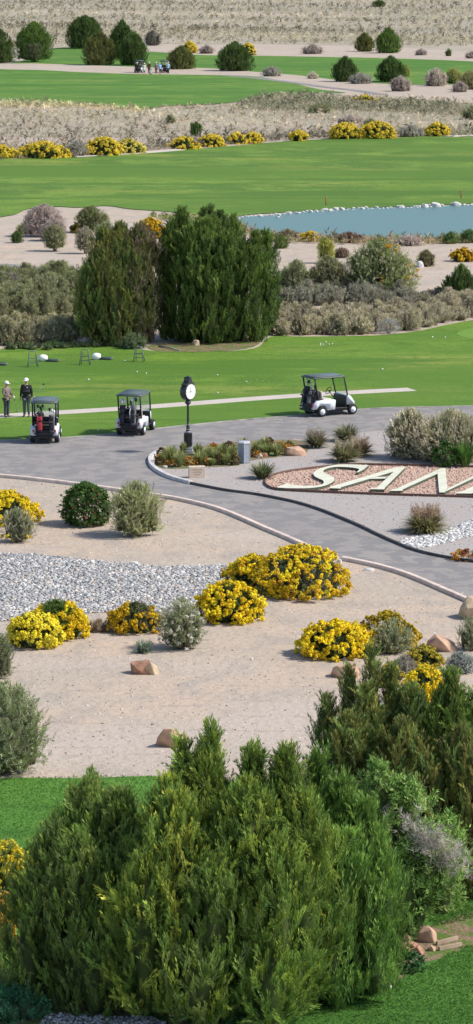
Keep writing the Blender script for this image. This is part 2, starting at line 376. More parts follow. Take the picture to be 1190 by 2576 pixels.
# ------------------------------------------------------------------ crowns made of lobes
# lobe: (x, y, z0, h, R, m, e)  widest at fraction m of h, e = how blunt the top is
def lobe_r(l, t):
    x, y, z0, h, R, m, e = l; t = np.clip(t, 0, 1)
    lo = np.sqrt(np.clip(1-.75*((m-t)/max(m, 1e-3))**2, 0, 1)); k = np.clip((t-m)/(1-m), 0, 1)
    return R*np.where(t < m, lo, (1-k**e)**.7)
IRR = .21
def lobe_points(lobes, size, k, depth, thr=.72):
    PO, NO, LI, FR = [], [], [], []
    for li, l in enumerate(lobes):
        x, y, z0, h, R, m, e = l; area = 2*PI*R*h*.8; n = int(k*area/size**2)+3
        t = rng.uniform(0, 1, n)**.9; t = np.where(rng.random(n) < .25, 1-rng.random(n)**1.5*.3, t); a = rng.uniform(0, 2*PI, n)
        fr = rng.uniform(depth[0], depth[1], n); r = lobe_r(l, t)
        dr = (lobe_r(l, t+.03)-lobe_r(l, t-.03))/(.06*h)
        f1, f2, f3 = rng.uniform(0, 6.28, 3); r = r*(1+IRR*(.6*np.sin(2*a+f1+3*t)+.5*np.sin(5*a+f2-6*t)+.5*np.sin(9*a+f3+11*t)))
        p = np.stack([x+np.cos(a)*r*fr, y+np.sin(a)*r*fr, z0+t*h], 1); nn = norm(np.stack([np.cos(a), np.sin(a), -dr.clip(-3, 3)], 1))
        keep = np.ones(n, bool)
        for lj, q in enumerate(lobes):
            if lj == li: continue
            tt = (p[:, 2]-q[2])/q[3]; rr = lobe_r(q, tt); dd = np.hypot(p[:, 0]-q[0], p[:, 1]-q[1])
            keep &= ~((tt > 0) & (tt < .93) & (dd < rr*thr))
        PO.append(p[keep]); NO.append(nn[keep]); LI.append(np.full(keep.sum(), li)); FR.append(fr[keep])
    return np.concatenate(PO), np.concatenate(NO), np.concatenate(LI), np.concatenate(FR)
def foliage(lobes, tpl, size, k, cols, up=.8, depth=(.55, 1.05), jit=.15, noise=.35, lobecols=None, thr=.72, lean=(0, 0)):
    p, n, li, fr = lobe_points(lobes, size, k, depth, thr); N_ = len(p)
    d = n*(1-up*.5)+np.array([lean[0], lean[1], up])+rng.normal(0, noise, (N_, 3))
    sc = size*rng.uniform(.65, 1.35, N_); c = palette(cols, N_, jit)
    f = rng.normal(1, .12, len(lobes)).clip(.7, 1.3); c = c*f[li][:, None]
    if lobecols is not None:
        for i, lc in lobecols.items(): c[li == i] = palette(lc, int((li == i).sum()), jit)
    s3 = np.stack([sc*rng.uniform(.8, 1.2, N_), sc*rng.uniform(.8, 1.2, N_), sc], 1)
    p = p-norm(d)*sc[:, None]*.35
    roll = np.cross(np.array([0, 0, 1.])+rng.normal(0, .3, (N_, 3)), norm(d)) if tpl == 'wisp' else None
    return instance(T[tpl], p, frames(d, roll), s3, c)
def core_mesh(lobes, f, cols, seg=10, nr=7):
    VS, FS = [], []; off = 0
    for l in lobes:
        t = np.linspace(.02, .93, nr); r = lobe_r(l, t)*f; a = np.linspace(0, 2*PI, seg, endpoint=False)
        rr = r[:, None]*rng.uniform(.85, 1.12, (nr, seg))
        V = np.stack([l[0]+rr*np.cos(a), l[1]+rr*np.sin(a), np.repeat((l[2]+t*l[3])[:, None], seg, 1)], 2).reshape(-1, 3)
        F = []
        for i in range(nr-1):
            for k in range(seg):
                k2 = (k+1) % seg; A, B, C_, D = i*seg+k, i*seg+k2, (i+1)*seg+k2, (i+1)*seg+k; F += [[A, B, C_], [A, C_, D]]
        for k in range(1, seg-1): F.append([(nr-1)*seg, (nr-1)*seg+k, (nr-1)*seg+k+1]); F.append([0, k+1, k])
        VS.append(V); FS.append(np.array(F)+off); off += len(V)
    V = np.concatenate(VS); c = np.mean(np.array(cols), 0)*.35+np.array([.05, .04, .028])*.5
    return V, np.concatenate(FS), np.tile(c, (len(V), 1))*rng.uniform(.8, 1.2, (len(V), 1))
def stems_mesh(lobes, n, r0=.03, h0=0.0):
    bm = NB()
    for i in range(n):
        l = lobes[i % len(lobes)]; a = random.uniform(0, 2*PI); t = random.uniform(.35, .8); R = float(lobe_r(l, np.array([t]))[0])*random.uniform(.3, .8)
        e = Vector((l[0]+math.cos(a)*R, l[1]+math.sin(a)*R, l[2]+t*l[3])); b0 = Vector((random.uniform(-.08, .08)+l[0]*.15, random.uniform(-.08, .08)+l[1]*.15, -.02))
        mid = (b0+e)/2+Vector((random.uniform(-.1, .1), random.uniform(-.1, .1), 0))*l[3]*.5
        mid.x = mid.x*.7+b0.x*.3; mid.y = mid.y*.7+b0.y*.3
        tube(bm, [b0, mid, e], [r0, r0*.6, r0*.25], 5, False)
    return bm
JG = [(.06, .125, .026), (.08, .155, .03), (.11, .18, .035), (.065, .13, .03)]
JD = [(.045, .09, .024), (.06, .115, .028), (.05, .10, .03), (.08, .13, .032)]
JG = [(c[0]*1.55, c[1]*1.35, c[2]*1.4) for c in JG]; JD = [(c[0]*1.6, c[1]*1.35, c[2]*1.4) for c in JD]
JO = [(.17, .185, .05), (.13, .15, .045), (.20, .205, .06), (.105, .135, .045)]
def lobes_px(xb, yb, spec):
    """spec rows (x0, x1, ytop, ybot, dy, m, e) in photo pixels, dy in metres behind the base"""
    s = S(yb); de = dep(yb); out = []
    for x0, x1, yt, yo, dy, m, e in spec:
        z1 = (yb-yt)/(s*math.cos(de))-dy*math.tan(de); z0 = (yb-yo)/(s*math.cos(de))-dy*math.tan(de); z0 = max(z0, -.05)
        out.append(((((x0+x1)/2)-xb)/s, dy, z0, z1-z0, (x1-x0)/2/s, m, e))
    return out
def auto_lobes(x0, y0, x1, y1, n=7, m=.4, e=2.2, sub=.55, low=0.0):
    """returns base location and lobes for a plant filling the pixel box"""
    s = S(y1); de = dep(y1); R = (x1-x0)/2/s; xc = (x0+x1)/2; base = P(xc, y1)+Vector((0, R*.7, 0))
    H = (y1-y0)/(s*math.cos(de))-R*.7*math.tan(de); H = max(H, .12)
    L_ = [(0, 0, low*H, H*.95*(1-low), R*.84, m, e)]
    for i in range(n):
        a = 2*PI*i/n+random.uniform(-.3, .3); r = R*sub*random.uniform(.6, .8); rr = R*random.uniform(.46, .60); rr = min(rr, R*1.02-r)
        h = H*random.uniform(.55, .98)*(1-.25*(r/R)); L_.append((math.cos(a)*r, math.sin(a)*r, low*H*random.uniform(.6, 1), h*(1-low*.5), rr, m, e))
    L_.append((R*.62, 0, low*H, H*.6, R*.4, m, e)); L_.append((-R*.62, 0, low*H, H*.62, R*.4, m, e))
    return base, L_, R, H
def juniper(label, box_=None, spec=None, base=None, name='juniper_tree', group=None, cols=JG, size=.5, k=2.4, tpl='plume', up=1.0, trunk_r=.12, low=.03, e=1.8, m=.38, n=7, lobecols=None, noise=.3, lean=(0, 0), inner=True, depth=(.6, 1.05)):
    if spec: loc = P(*base); L_ = lobes_px(base[0], base[1], spec)
    else: loc, L_, R, H = auto_lobes(*box_, n=n, low=low, e=e, m=m)
    r = empty(name, loc, 0, label, 'tree', group)
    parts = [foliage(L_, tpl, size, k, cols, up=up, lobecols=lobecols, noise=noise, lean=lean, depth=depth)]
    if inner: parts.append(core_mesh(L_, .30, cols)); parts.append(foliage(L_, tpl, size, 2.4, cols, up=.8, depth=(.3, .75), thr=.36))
    V, F, C = merge(parts); npmesh('crown', V, F, C, M['scale_leaf'], r)
    bm = stems_mesh(L_, 10, trunk_r*.5); H = max(l[2]+l[3] for l in L_)
    tube(bm, [(0, 0, -.1), (.03, .02, H*.25), (0, 0, H*.6)], [trunk_r, trunk_r*.8, trunk_r*.3], 8, False)
    obj('trunk', bm, M['bark'], r, True)
    return r, L_
def shrub(label, box_, name='sagebrush', cat='shrub', group=None, cols=((.20, .21, .12),), size=.2, k=3.2, tpl='thin', up=.7, low=.05, m=.5, e=2.2, n=6, tips=None, tipk=.5, flowers=None, fk=1.0, fsize=.08, depth=(.35, 1.05), nst=14, noise=.45, jit=.18, flowerspec=None, stemr=.02, spec=None):
    loc, L_, R, H = auto_lobes(*box_, n=n, low=low, m=m, e=e)
    if spec: xb = (box_[0]+box_[2])/2; loc = P(xb, box_[3]); L_ = lobes_px(xb, box_[3], spec)
    r = empty(name, loc, 0, label, cat, group)
    parts = [foliage(L_, tpl, size, k, cols, up=up, depth=depth, noise=noise, jit=jit)]
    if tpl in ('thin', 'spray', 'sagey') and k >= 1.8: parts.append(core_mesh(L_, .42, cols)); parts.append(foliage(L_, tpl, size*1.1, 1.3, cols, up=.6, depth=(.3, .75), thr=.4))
    if tips is not None: parts.append(foliage(L_, tpl, size*.9, tipk, tips, up=up, depth=(.9, 1.12), noise=noise))
    V, F, C = merge(parts); npmesh('foliage', V, F, C, M['leaf'], r)
    if nst: obj('stem', stems_mesh(L_, nst, stemr), M['bark'], r, True)
    if flowers is not None:
        # flower heads gathered in clumps on the outer surface
        clump = fsize*3.2; p, nn, li, fr = lobe_points(L_, clump, fk*1.0, (1.0, 1.06), .95)
        per = 9; pp = np.repeat(p+nn*clump*.15, per, 0)+rng.normal(0, clump*.24, (len(p)*per, 3)); nd = np.repeat(nn, per, 0)
        pp[:, 2] = np.maximum(pp[:, 2], fsize*.6)
        cc = np.repeat(palette(flowers, len(p), .08), per, 0)*rng.normal(1, .08, (len(pp), 1))
        if flowerspec:
            keep = flowerspec(pp, R, H); pp, nd, cc = pp[keep], nd[keep], cc[keep]
        d = nd+np.array([0, 0, .6])
        V, F, C = instance(T['puff'], pp, frames(d), fsize*rng.uniform(.7, 1.25, len(pp)), cc)
        npmesh('flowers', V, F, C, M['petal'], r)
    return r
YEL = [(.86, .64, .04), (.80, .58, .03), (.88, .68, .06)]
GOLD = [(.62, .38, .02), (.55, .32, .03), (.68, .47, .03)]
RB = [(.08, .11, .03), (.11, .14, .045), (.06, .09, .03)]
SAGE = [(.27, .29, .14), (.22, .24, .11), (.33, .33, .18)]
GREY = [(.38, .36, .29), (.31, .30, .24), (.44, .41, .34)]
CREAM = [(.60, .54, .42), (.52, .48, .35)]
PINKG = [(.42, .35, .30), (.35, .30, .25), (.48, .40, .34)]
def rabbit(label, box_, flowers=YEL, fk=1.0, fsize=.06, size=.2, group='yellow flowering rabbitbrush', **kw):
    kw.setdefault('cols', RB); kw.setdefault('low', 0); kw.setdefault('m', .3); kw.setdefault('e', 2.4)
    return shrub(label, box_, 'rabbitbrush', 'shrub', group, flowers=flowers, fk=fk, fsize=fsize, size=size, **kw)
def grass_clump(label, box_, cols=((.26, .27, .10), (.33, .31, .14)), n=260, name='ornamental_grass', group=None, tips=None, cat='grass clump', wild=1.0):
    s = S(box_[3]); R = (box_[2]-box_[0])/2/s; H = (box_[3]-box_[1])/s*.97; loc = P((box_[0]+box_[2])/2, box_[3])+Vector((0, R*.35, 0))
    r = empty(name, loc, 0, label, cat, group)
    a = rng.uniform(0, 2*PI, n); rr = R*.30*np.sqrt(rng.random(n)); p = np.stack([np.cos(a)*rr, np.sin(a)*rr, np.zeros(n)], 1)
    d = np.stack([np.cos(a), np.sin(a), np.zeros(n)], 1)*(rng.uniform(0, .65, n)*wild*R/H)[:, None]+[0, 0, 1.]; d = norm(d)
    X = norm(np.stack([np.cos(a), np.sin(a), np.zeros(n)], 1)-d*(np.cos(a)*d[:, 0]+np.sin(a)*d[:, 1])[:, None]); Y = np.cross(d, X); Rm = np.stack([X, Y, d], 2)
    h = H*rng.uniform(.55, 1.12, n); sc = np.stack([np.full(n, R*1.0), np.full(n, .8), h], 1)
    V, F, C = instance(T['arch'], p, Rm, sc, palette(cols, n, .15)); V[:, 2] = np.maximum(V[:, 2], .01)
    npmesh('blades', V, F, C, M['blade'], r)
    if tips is not None:
        q = n//3; a = rng.uniform(0, 2*PI, q); d = np.stack([np.cos(a)*.35, np.sin(a)*.35, np.ones(q)], 1)
        p = np.stack([np.cos(a)*R*.65, np.sin(a)*R*.65, rng.uniform(.6, 1., q)*H], 1)*np.array([1, 1, 1])*rng.uniform(.4, 1, (q, 1))**np.array([1, 1, .3])
        V, F, C = instance(T['thin'], p, frames(d), np.full(q, .16*H+.05), palette(tips, q)); npmesh('seed_heads', V, F, C, M['blade'], r)
    return r
def rock(label, box_, mat='sandstone', seed=1, name='boulder', group=None, npts=16, flat=1.0, asp=.8, top=.43):
    rs = random.Random(seed); s = S(box_[3]); W = (box_[2]-box_[0])/s; Dp = W*asp; H = max((box_[3]-box_[1])/s-Dp*.5*math.sin(dep(box_[3])), .1)
    loc = P((box_[0]+box_[2])/2, box_[3])+Vector((0, Dp*.45, 0))
    bm = NB(); vs = []
    for i in range(npts):
        a = 2*PI*i/npts*2+rs.uniform(-.3, .3); lay = i % 3; rr = (.5, .52, top)[lay]*rs.uniform(.78, 1.06); z = (-.06, .6, 1.0)[lay]*rs.uniform(.66, 1)
        vs.append(bm.verts.new((math.cos(a)*W*rr, math.sin(a)*Dp*rr, z*H)))
    hh = bmesh.ops.convex_hull(bm, input=vs)
    for v in [v for v in bm.verts if not v.link_faces]: bm.verts.remove(v)
    bmesh.ops.bevel(bm, geom=bm.edges[:], offset=min(W, H)*.035, segments=1, affect='EDGES')
    o = obj(name, bm, M[mat], None); o.location = loc
    return tag(o, label, 'rock', group)
# ================================================================== THE GROUND
bm = NB(); f = bm.faces.new([bm.verts.new(v) for v in ((-3000, 20, 0), (3000, 20, 0), (3000, 9000, 0), (-3000, 9000, 0))])
tag(obj('ground', bm, M['sand']), kind='structure')
def wsheet(name, pts, mat, z):
    bm = NB(); bm.faces.new([bm.verts.new((p[0], p[1], z)) for p in pts]); o = obj(name, bm, mat); tag(o, kind='structure')
    if o.data.polygons[0].normal.z < 0: o.data.flip_normals()
    return o
wsheet('desert_plain', [(-2990, P(0, 345).y), (2990, P(0, 345).y), (2990, 8990), (-2990, 8990)], M['desert'], .03)
far_path, far_path_p = sheet('dirt_track', [(330, 112), (500, 113), (640, 112), (800, 115), (1000, 120), (1200, 132), (1300, 140), (1300, 165), (1200, 157), (1000, 149), (820, 145), (640, 143), (480, 140), (370, 134)], M['sand'], .05)
green_a, green_a_p = sheet('far_fairway', [(-60, 178), (40, 158), (110, 140), (128, 124), (205, 120), (400, 132), (500, 139), (640, 141), (820, 144), (1000, 148), (1200, 156), (1300, 165), (1300, 215), (1190, 212), (1060, 214), (900, 207), (700, 192), (500, 176), (300, 172), (100, 170)], M['far_green'], .07)
trk, trk_p = sheet('sandy_track', [(-60, 166), (60, 161), (150, 163), (300, 168), (420, 172), (520, 173), (640, 182), (760, 192), (850, 203), (960, 212), (1080, 216), (1300, 215), (1300, 262), (1190, 262), (1050, 252), (940, 248), (850, 240), (780, 228), (700, 212), (560, 200), (420, 196), (200, 190), (-60, 186)], M['sand'], .09)
green_b, green_b_p = sheet('bright_fairway', [(-80, 184), (60, 177), (200, 183), (340, 188), (500, 190), (640, 194), (740, 212), (800, 226), (870, 236), (760, 236), (690, 238), (640, 250), (560, 262), (430, 268), (350, 277), (270, 270), (150, 264), (-80, 260)], M['far_green'], .11)
tag(strip('cart_path', [(560, 191), (640, 198), (740, 210), (820, 221), (900, 230), (960, 240)], 1.6, .03, M['asphalt'], .1), kind='structure')
fairway, fairway_p = sheet('fairway', [(-120, 405), (60, 400), (200, 397), (330, 388), (440, 380), (560, 370), (700, 358), (850, 350), (1000, 347), (1300, 345), (1300, 508), (1190, 513), (1040, 520), (900, 524), (760, 532), (690, 537), (640, 540), (590, 546), (540, 546), (430, 534), (330, 527), (270, 519), (200, 523), (140, 521), (70, 527), (20, 544), (-120, 548)], M['fairway'], .05)
tag(strip('footpath', [(180, 396), (260, 391), (350, 386), (450, 378)], 1.6, .06, M['concrete'], .05), kind='structure')
tag(strip('footpath', [(1120, 345), (1160, 343), (1240, 344)], 2.0, .06, M['concrete'], .05), kind='structure')
pond, pond_p = sheet('pond', [(500, 556), (560, 551), (620, 547), (700, 542), (760, 535), (900, 526), (1040, 522), (1190, 517), (1320, 513), (1320, 592), (1190, 592), (1100, 601), (980, 600), (850, 599), (740, 597), (670, 590), (620, 576), (560, 566)], M['water'], .07)
oldroad, _ = sheet('service_road', [(-150, 664), (0, 664), (60, 667), (115, 672), (200, 683), (200, 694), (100, 688), (0, 683), (-150, 680)], M['asphalt'], .012)
lawn, lawn_p = sheet('lawn', [(-150, 882), (0, 879), (110, 874), (200, 866), (300, 873), (400, 884), (520, 886), (640, 876), (680, 848), (760, 847), (850, 846), (960, 843), (1050, 833), (1120, 818), (1190, 805), (1320, 785), (1320, 1018), (1190, 1022), (1040, 1024), (960, 1026), (900, 1030), (760, 1044), (620, 1056), (500, 1066), (400, 1077), (250, 1094), (120, 1103), (0, 1108), (-150, 1114)], M['lawn'], .010)
green_c, green_c_p = sheet('putting_green', [(1150, 838), (1180, 828), (1260, 815), (1330, 820), (1330, 870), (1250, 862), (1190, 853), (1160, 846)], lawn_mat('putting green', (.15, .28, .045), (.13, .25, .04), (.17, .30, .05), (.20, .29, .06)), .016)
sheet('juniper_bed', [(370, 872), (430, 862), (560, 850), (655, 848), (640, 872), (560, 884), (470, 886), (400, 884)], M['dirt'], .016)
tag(strip('concrete_path', [(-120, 1053), (0, 1047), (120, 1040), (300, 1029), (480, 1016), (620, 1005), (765, 995), (900, 987), (1036, 980)], 1.15, .012, M['concrete'], .010), kind='structure')
road, road_p = sheet('road', [(-150, 1116), (0, 1110), (120, 1105), (250, 1096), (400, 1079), (620, 1057), (760, 1046), (900, 1032), (960, 1028), (1040, 1026), (1190, 1023), (1330, 1020), (1330, 1055), (1190, 1060), (1060, 1070), (975, 1081), (850, 1094), (720, 1107), (560, 1120), (450, 1130), (400, 1140), (385, 1148), (377, 1160), (382, 1175), (400, 1190), (430, 1205), (480, 1220), (560, 1235), (640, 1246), (700, 1257), (760, 1271), (820, 1291), (900, 1324), (950, 1348), (990, 1366), (1040, 1386), (1100, 1401), (1190, 1416), (1300, 1428), (1400, 1600), (1190, 1525), (1120, 1490), (1050, 1460), (950, 1428), (850, 1408), (820, 1400), (770, 1378), (720, 1356), (670, 1335), (620, 1313), (570, 1292), (520, 1276), (450, 1260), (390, 1250), (270, 1233), (190, 1222), (100, 1211), (0, 1202), (-150, 1190)], M['asphalt'], .004, n=4)
plaza, plaza_p = sheet('gravel_plaza', [(378, 1158), (388, 1146), (405, 1137), (560, 1121), (720, 1108), (850, 1095), (975, 1082), (1060, 1071), (1190, 1061), (1330, 1056), (1330, 1430), (1190, 1414), (1100, 1399), (1040, 1384), (990, 1364), (950, 1346), (900, 1322), (820, 1289), (760, 1269), (700, 1255), (640, 1244), (560, 1233), (480, 1218), (430, 1203), (400, 1189), (384, 1175)], M['dg'], .008, n=4)
sheet('flower_bed', [(390, 1160), (400, 1142), (470, 1128), (600, 1112), (700, 1107), (765, 1112), (770, 1140), (700, 1150), (640, 1158), (590, 1172), (520, 1176), (440, 1180), (400, 1176)], M['dirt'], .014)
nearlawn, nearlawn_p = sheet('near_lawn', [(-200, 1962), (0, 1959), (60, 1957), (200, 1958), (380, 1953), (520, 1960), (700, 1985), (850, 2030), (980, 2090), (1100, 2150), (1200, 2160), (1400, 2180), (1400, 2780), (700, 2800), (-200, 2800)], M['near_lawn'], .010)
sheet('bare_soil', [(960, 2400), (1010, 2370), (1050, 2345), (1100, 2325), (1190, 2290), (1300, 2270), (1300, 2350), (1190, 2378), (1150, 2395), (1100, 2415), (1050, 2430), (1000, 2470), (950, 2480)], M['dirt'], .018)
sheet('mulch', [(-60, 2440), (60, 2460), (200, 2490), (420, 2520), (600, 2530), (720, 2545), (560, 2640), (-60, 2700)], M['dirt'], .018)
# kerbs and edgings
def kerb(name, label, px, wd, h, mat, group): return tag(strip(name, px, wd, h, M[mat]), label, 'kerb', group)
kerb('kerb', 'pale tan kerb along the near side of the road, upper left length running to the yellow bush', [(-150, 1189), (0, 1200), (100, 1210), (190, 1221), (270, 1232), (390, 1249), (450, 1259), (520, 1275), (570, 1291), (620, 1312), (670, 1334), (720, 1355), (770, 1377), (820, 1399), (848, 1409)], .2, .13, 'kerblight', 'pale kerbs of the road')
kerb('kerb', 'pale tan kerb along the near side of the road, lower right length after the gap', [(862, 1409), (900, 1416), (950, 1427), (1000, 1441), (1050, 1459), (1120, 1489), (1168, 1510), (1300, 1570)], .2, .13, 'kerblight', 'pale kerbs of the road')
kerb('kerb', 'dark kerb curving along the gravel plaza down to the lower right', [(480, 1218), (560, 1234), (640, 1245), (700, 1256), (760, 1270), (820, 1290), (900, 1323), (950, 1347), (990, 1365), (1040, 1385), (1100, 1400), (1190, 1415), (1300, 1428)], .10, .10, 'kerbdark', None)
kerb('kerb', 'grey concrete kerb wrapping round the nose of the flower bed', [(405, 1136), (388, 1146), (378, 1158), (383, 1175), (400, 1189), (430, 1204), (480, 1218)], .2, .14, 'kerbgrey', None)
kerb('kerb', 'low worn kerb between the grass verge and the asphalt', [(-150, 1115), (0, 1109), (120, 1104), (250, 1095), (400, 1078), (620, 1056), (760, 1045), (900, 1031), (960, 1027), (1040, 1025), (1190, 1022), (1330, 1019)], .16, .035, 'kerbdull', None)
# pink gravel sign bed, edging, letters
bed, bed_p = sheet('gravel_bed', [(667, 1214), (680, 1201), (720, 1190), (790, 1180), (880, 1172), (960, 1172), (1060, 1174), (1190, 1177), (1330, 1182), (1330, 1262), (1190, 1253), (1050, 1249), (900, 1244), (780, 1239), (700, 1234), (674, 1226)], M['pink_gravel'], .014)
tag(strip('edging', [(1330, 1261), (1190, 1253), (1050, 1249), (900, 1244), (780, 1239), (700, 1234), (674, 1226), (667, 1214), (680, 1201), (720, 1190), (790, 1180), (880, 1172), (960, 1172), (1060, 1174), (1190, 1177), (1330, 1182)], .05, .11, M['steel']), 'thin rust brown edging strip around the pink gravel letter bed', 'edging')
def lz(pts, z): return [tuple(P((1020+x*.6958)/1.5529, (1780+y*.6958)/1.5529, z)[:2]) for x, y in pts]
ZT = .13
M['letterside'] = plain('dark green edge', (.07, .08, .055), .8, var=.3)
def letter(ch, label, polys):
    bm = NB()
    for i, p in enumerate(polys):
        z = ZT-.004*i; prism(bm, lz(p, z), .02, z)
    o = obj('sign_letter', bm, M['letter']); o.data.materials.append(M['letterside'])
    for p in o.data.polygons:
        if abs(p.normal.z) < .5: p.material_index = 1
    return tag(o, label, 'letter', 'big pale green letters on the gravel bed')
def seg_smooth(p): return smooth_path(p, False, 3)
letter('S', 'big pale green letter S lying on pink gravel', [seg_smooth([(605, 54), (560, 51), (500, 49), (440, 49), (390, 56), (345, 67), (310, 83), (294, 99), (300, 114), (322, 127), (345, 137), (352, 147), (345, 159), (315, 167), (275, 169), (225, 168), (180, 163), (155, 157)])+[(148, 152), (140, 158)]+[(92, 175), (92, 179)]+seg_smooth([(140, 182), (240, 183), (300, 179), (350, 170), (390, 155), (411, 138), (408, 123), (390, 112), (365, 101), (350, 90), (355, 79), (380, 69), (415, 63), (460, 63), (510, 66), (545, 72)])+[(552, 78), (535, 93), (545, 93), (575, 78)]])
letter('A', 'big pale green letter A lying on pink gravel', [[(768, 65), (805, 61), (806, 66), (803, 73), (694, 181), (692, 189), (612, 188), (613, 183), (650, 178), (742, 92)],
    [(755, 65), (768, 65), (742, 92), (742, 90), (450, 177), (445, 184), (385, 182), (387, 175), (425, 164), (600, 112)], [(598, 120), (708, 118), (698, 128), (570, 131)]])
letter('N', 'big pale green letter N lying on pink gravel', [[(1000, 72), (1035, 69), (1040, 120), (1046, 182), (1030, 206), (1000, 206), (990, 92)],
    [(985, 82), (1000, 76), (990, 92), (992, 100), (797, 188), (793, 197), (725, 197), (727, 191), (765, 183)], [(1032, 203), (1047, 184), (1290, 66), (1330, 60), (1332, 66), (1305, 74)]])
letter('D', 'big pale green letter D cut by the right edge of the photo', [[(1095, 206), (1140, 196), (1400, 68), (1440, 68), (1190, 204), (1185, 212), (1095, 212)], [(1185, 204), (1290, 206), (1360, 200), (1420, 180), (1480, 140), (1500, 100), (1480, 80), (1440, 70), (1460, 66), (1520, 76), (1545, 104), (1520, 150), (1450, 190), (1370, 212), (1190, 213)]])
# ------------------------------------------------------------------ loose stones (uncountable)
def stones(name, label, poly, n, size, cols, avoid=(), z=0, flat=1.0, cat='gravel'):
    p = scatter_in(poly, n, avoid); n = len(p); sc = size*rng.lognormal(0, .35, n).clip(.45, 2.2); p[:, 2] = z+sc*.2
    d = np.stack([rng.normal(0, .25, n), rng.normal(0, .25, n), np.ones(n)], 1)
    s3 = np.stack([sc*rng.uniform(.7, 1.4, n), sc, sc*flat], 1)
    V, F, C = instance(T['stone'], p, frames(d), s3, palette(cols, n, .12))
    return tag(npmesh(name, V, F, C, M['stone'], None), label, cat, kind='stuff')
COB = [(.44, .44, .42), (.36, .365, .36), (.30, .31, .31), (.52, .50, .47), (.43, .38, .33), (.22, .23, .235), (.62, .60, .56), (.33, .34, .33), (.48, .42, .36)]
cob_px = [(-120, 1388), (0, 1392), (90, 1396), (150, 1402), (250, 1412), (330, 1419), (400, 1426), (480, 1424), (570, 1424), (600, 1440), (590, 1470), (540, 1500), (500, 1520), (400, 1541), (330, 1541), (260, 1541), (180, 1546), (100, 1551), (50, 1558), (0, 1564), (-120, 1570)]
cob_p = gpoly(cob_px)
sheet('stone_bed', cob_px, plain('stone bed soil', (.20, .19, .18), .95, var=.4, vs=6, bump=1), .006)
stones('river_cobbles', 'bed of mixed grey and white river cobbles at the left', cob_p, 24000, .044, COB, z=.01)
w_px = [(1003, 1366), (1030, 1355), (1080, 1345), (1130, 1330), (1190, 1308), (1300, 1290), (1300, 1340), (1190, 1350), (1130, 1364), (1070, 1378), (1040, 1380)]
stones('white_cobbles', 'patch of small white stones beside the road at right', gpoly(w_px), 4600, .045, [(.58, .57, .54), (.50, .49, .46), (.66, .65, .62), (.36, .36, .35)], z=.012)
stones('pink_gravel_stones', 'loose pink gravel scattered around the big letters', bed_p, 5000, .032, [(.56, .40, .30), (.49, .33, .24), (.62, .49, .40), (.42, .29, .22)], z=.014)
sandy_p = gpoly([(-150, 1210), (190, 1226), (390, 1254), (520, 1280), (620, 1316), (720, 1360), (850, 1414), (1050, 1465), (1300, 1580), (1300, 2170), (850, 2020), (520, 1957), (380, 1950), (0, 1955), (-150, 1958)])
stones('pebbles', 'small pale pebbles and grit strewn over the sandy ground', sandy_p, 3800, .02, [(.62, .56, .48), (.70, .66, .6), (.40, .33, .27), (.34, .27, .21), (.5, .42, .35)], [cob_p], z=0)
stones('bark_litter', 'dark bits of bark litter scattered on sandy ground', gpoly([(0, 1620), (1190, 1720), (1190, 2100), (850, 2000), (380, 1945), (0, 1950)]), 420, .022, [(.20, .14, .10), (.28, .21, .15), (.16, .12, .09)], z=0, flat=.4, cat='litter')
stones('plaza_grit', 'fine grit scattered on the gravel plaza', plaza_p, 2500, .02, [(.5, .46, .43), (.25, .23, .22), (.4, .35, .3)], [bed_p], z=.008)
stones('drain_gravel', 'strip of grey gravel at the bottom edge below the big juniper', gpoly([(120, 2556), (250, 2560), (400, 2566), (400, 2640), (120, 2640)]), 1800, .03, COB, z=.02)
for args in (('grey stone among the far side of the cobbles', (325, 1411, 350, 1422), 'palerock', 3),): rock(*args, name='stone')
# ------------------------------------------------------------------ far desert scrub (uncountable)
def scrub(name, label, poly, n, size, cols, avoid=(), hmul=1.0, z=.03):
    p = scatter_in(poly, n, avoid); n = len(p); d = np.array([0, 0, 1.])+rng.normal(0, .2, (n, 3)); s = size*rng.lognormal(0, .4, n).clip(.4, 2.2)
    p[:, 2] = z; s3 = np.stack([s, s, s*hmul], 1)
    c = palette(cols, n, .10); bnd = np.sin(p[:, 1]*.085+2*np.sin(p[:, 0]*.03))+np.sin(p[:, 1]*.031+1+p[:, 0]*.01); c = c*(.93+.2*bnd[:, None])*np.array([1.03, 1, .93])
    big = rng.random(n) < .14; s3[big] *= 1.6; c[big] *= .5
    V, F, C = instance(T['tuft'], p, frames(d), s3, c); V[:, 2] = np.maximum(V[:, 2], .03)
    return tag(npmesh(name, V, F, C, M['leaf'], None), label, 'scrub', kind='stuff')
DES = [(.60, .53, .36), (.55, .48, .33), (.42, .40, .30), (.33, .33, .24), (.38, .35, .26), (.42, .38, .28), (.24, .25, .19), (.46, .42, .31)]
far_p = [tuple(P(-60, 118)[:2]), tuple(P(1250, 118)[:2]), tuple(P(1250, -25)[:2]), tuple(P(-60, -25)[:2])]
scrub('desert_scrub', 'low grey and straw desert scrub on the far plain', far_p, 16000, .55, DES, (far_path_p, green_a_p), .7)
scrub('desert_grass', 'straw coloured grass streaks on the far plain', gpoly([(-60, 60), (300, 62), (700, 70), (1250, 95), (1250, 118), (700, 108), (300, 100), (-60, 118)]), 3500, .5, [(.50, .45, .31), (.44, .40, .28)], (far_path_p, green_a_p), .6)
mid_p = gpoly([(-60, 262), (150, 264), (270, 270), (350, 277), (430, 268), (560, 262), (640, 250), (690, 238), (780, 240), (1250, 262), (1250, 343), (1000, 345), (850, 348), (700, 356), (440, 378), (200, 395), (-60, 398)])
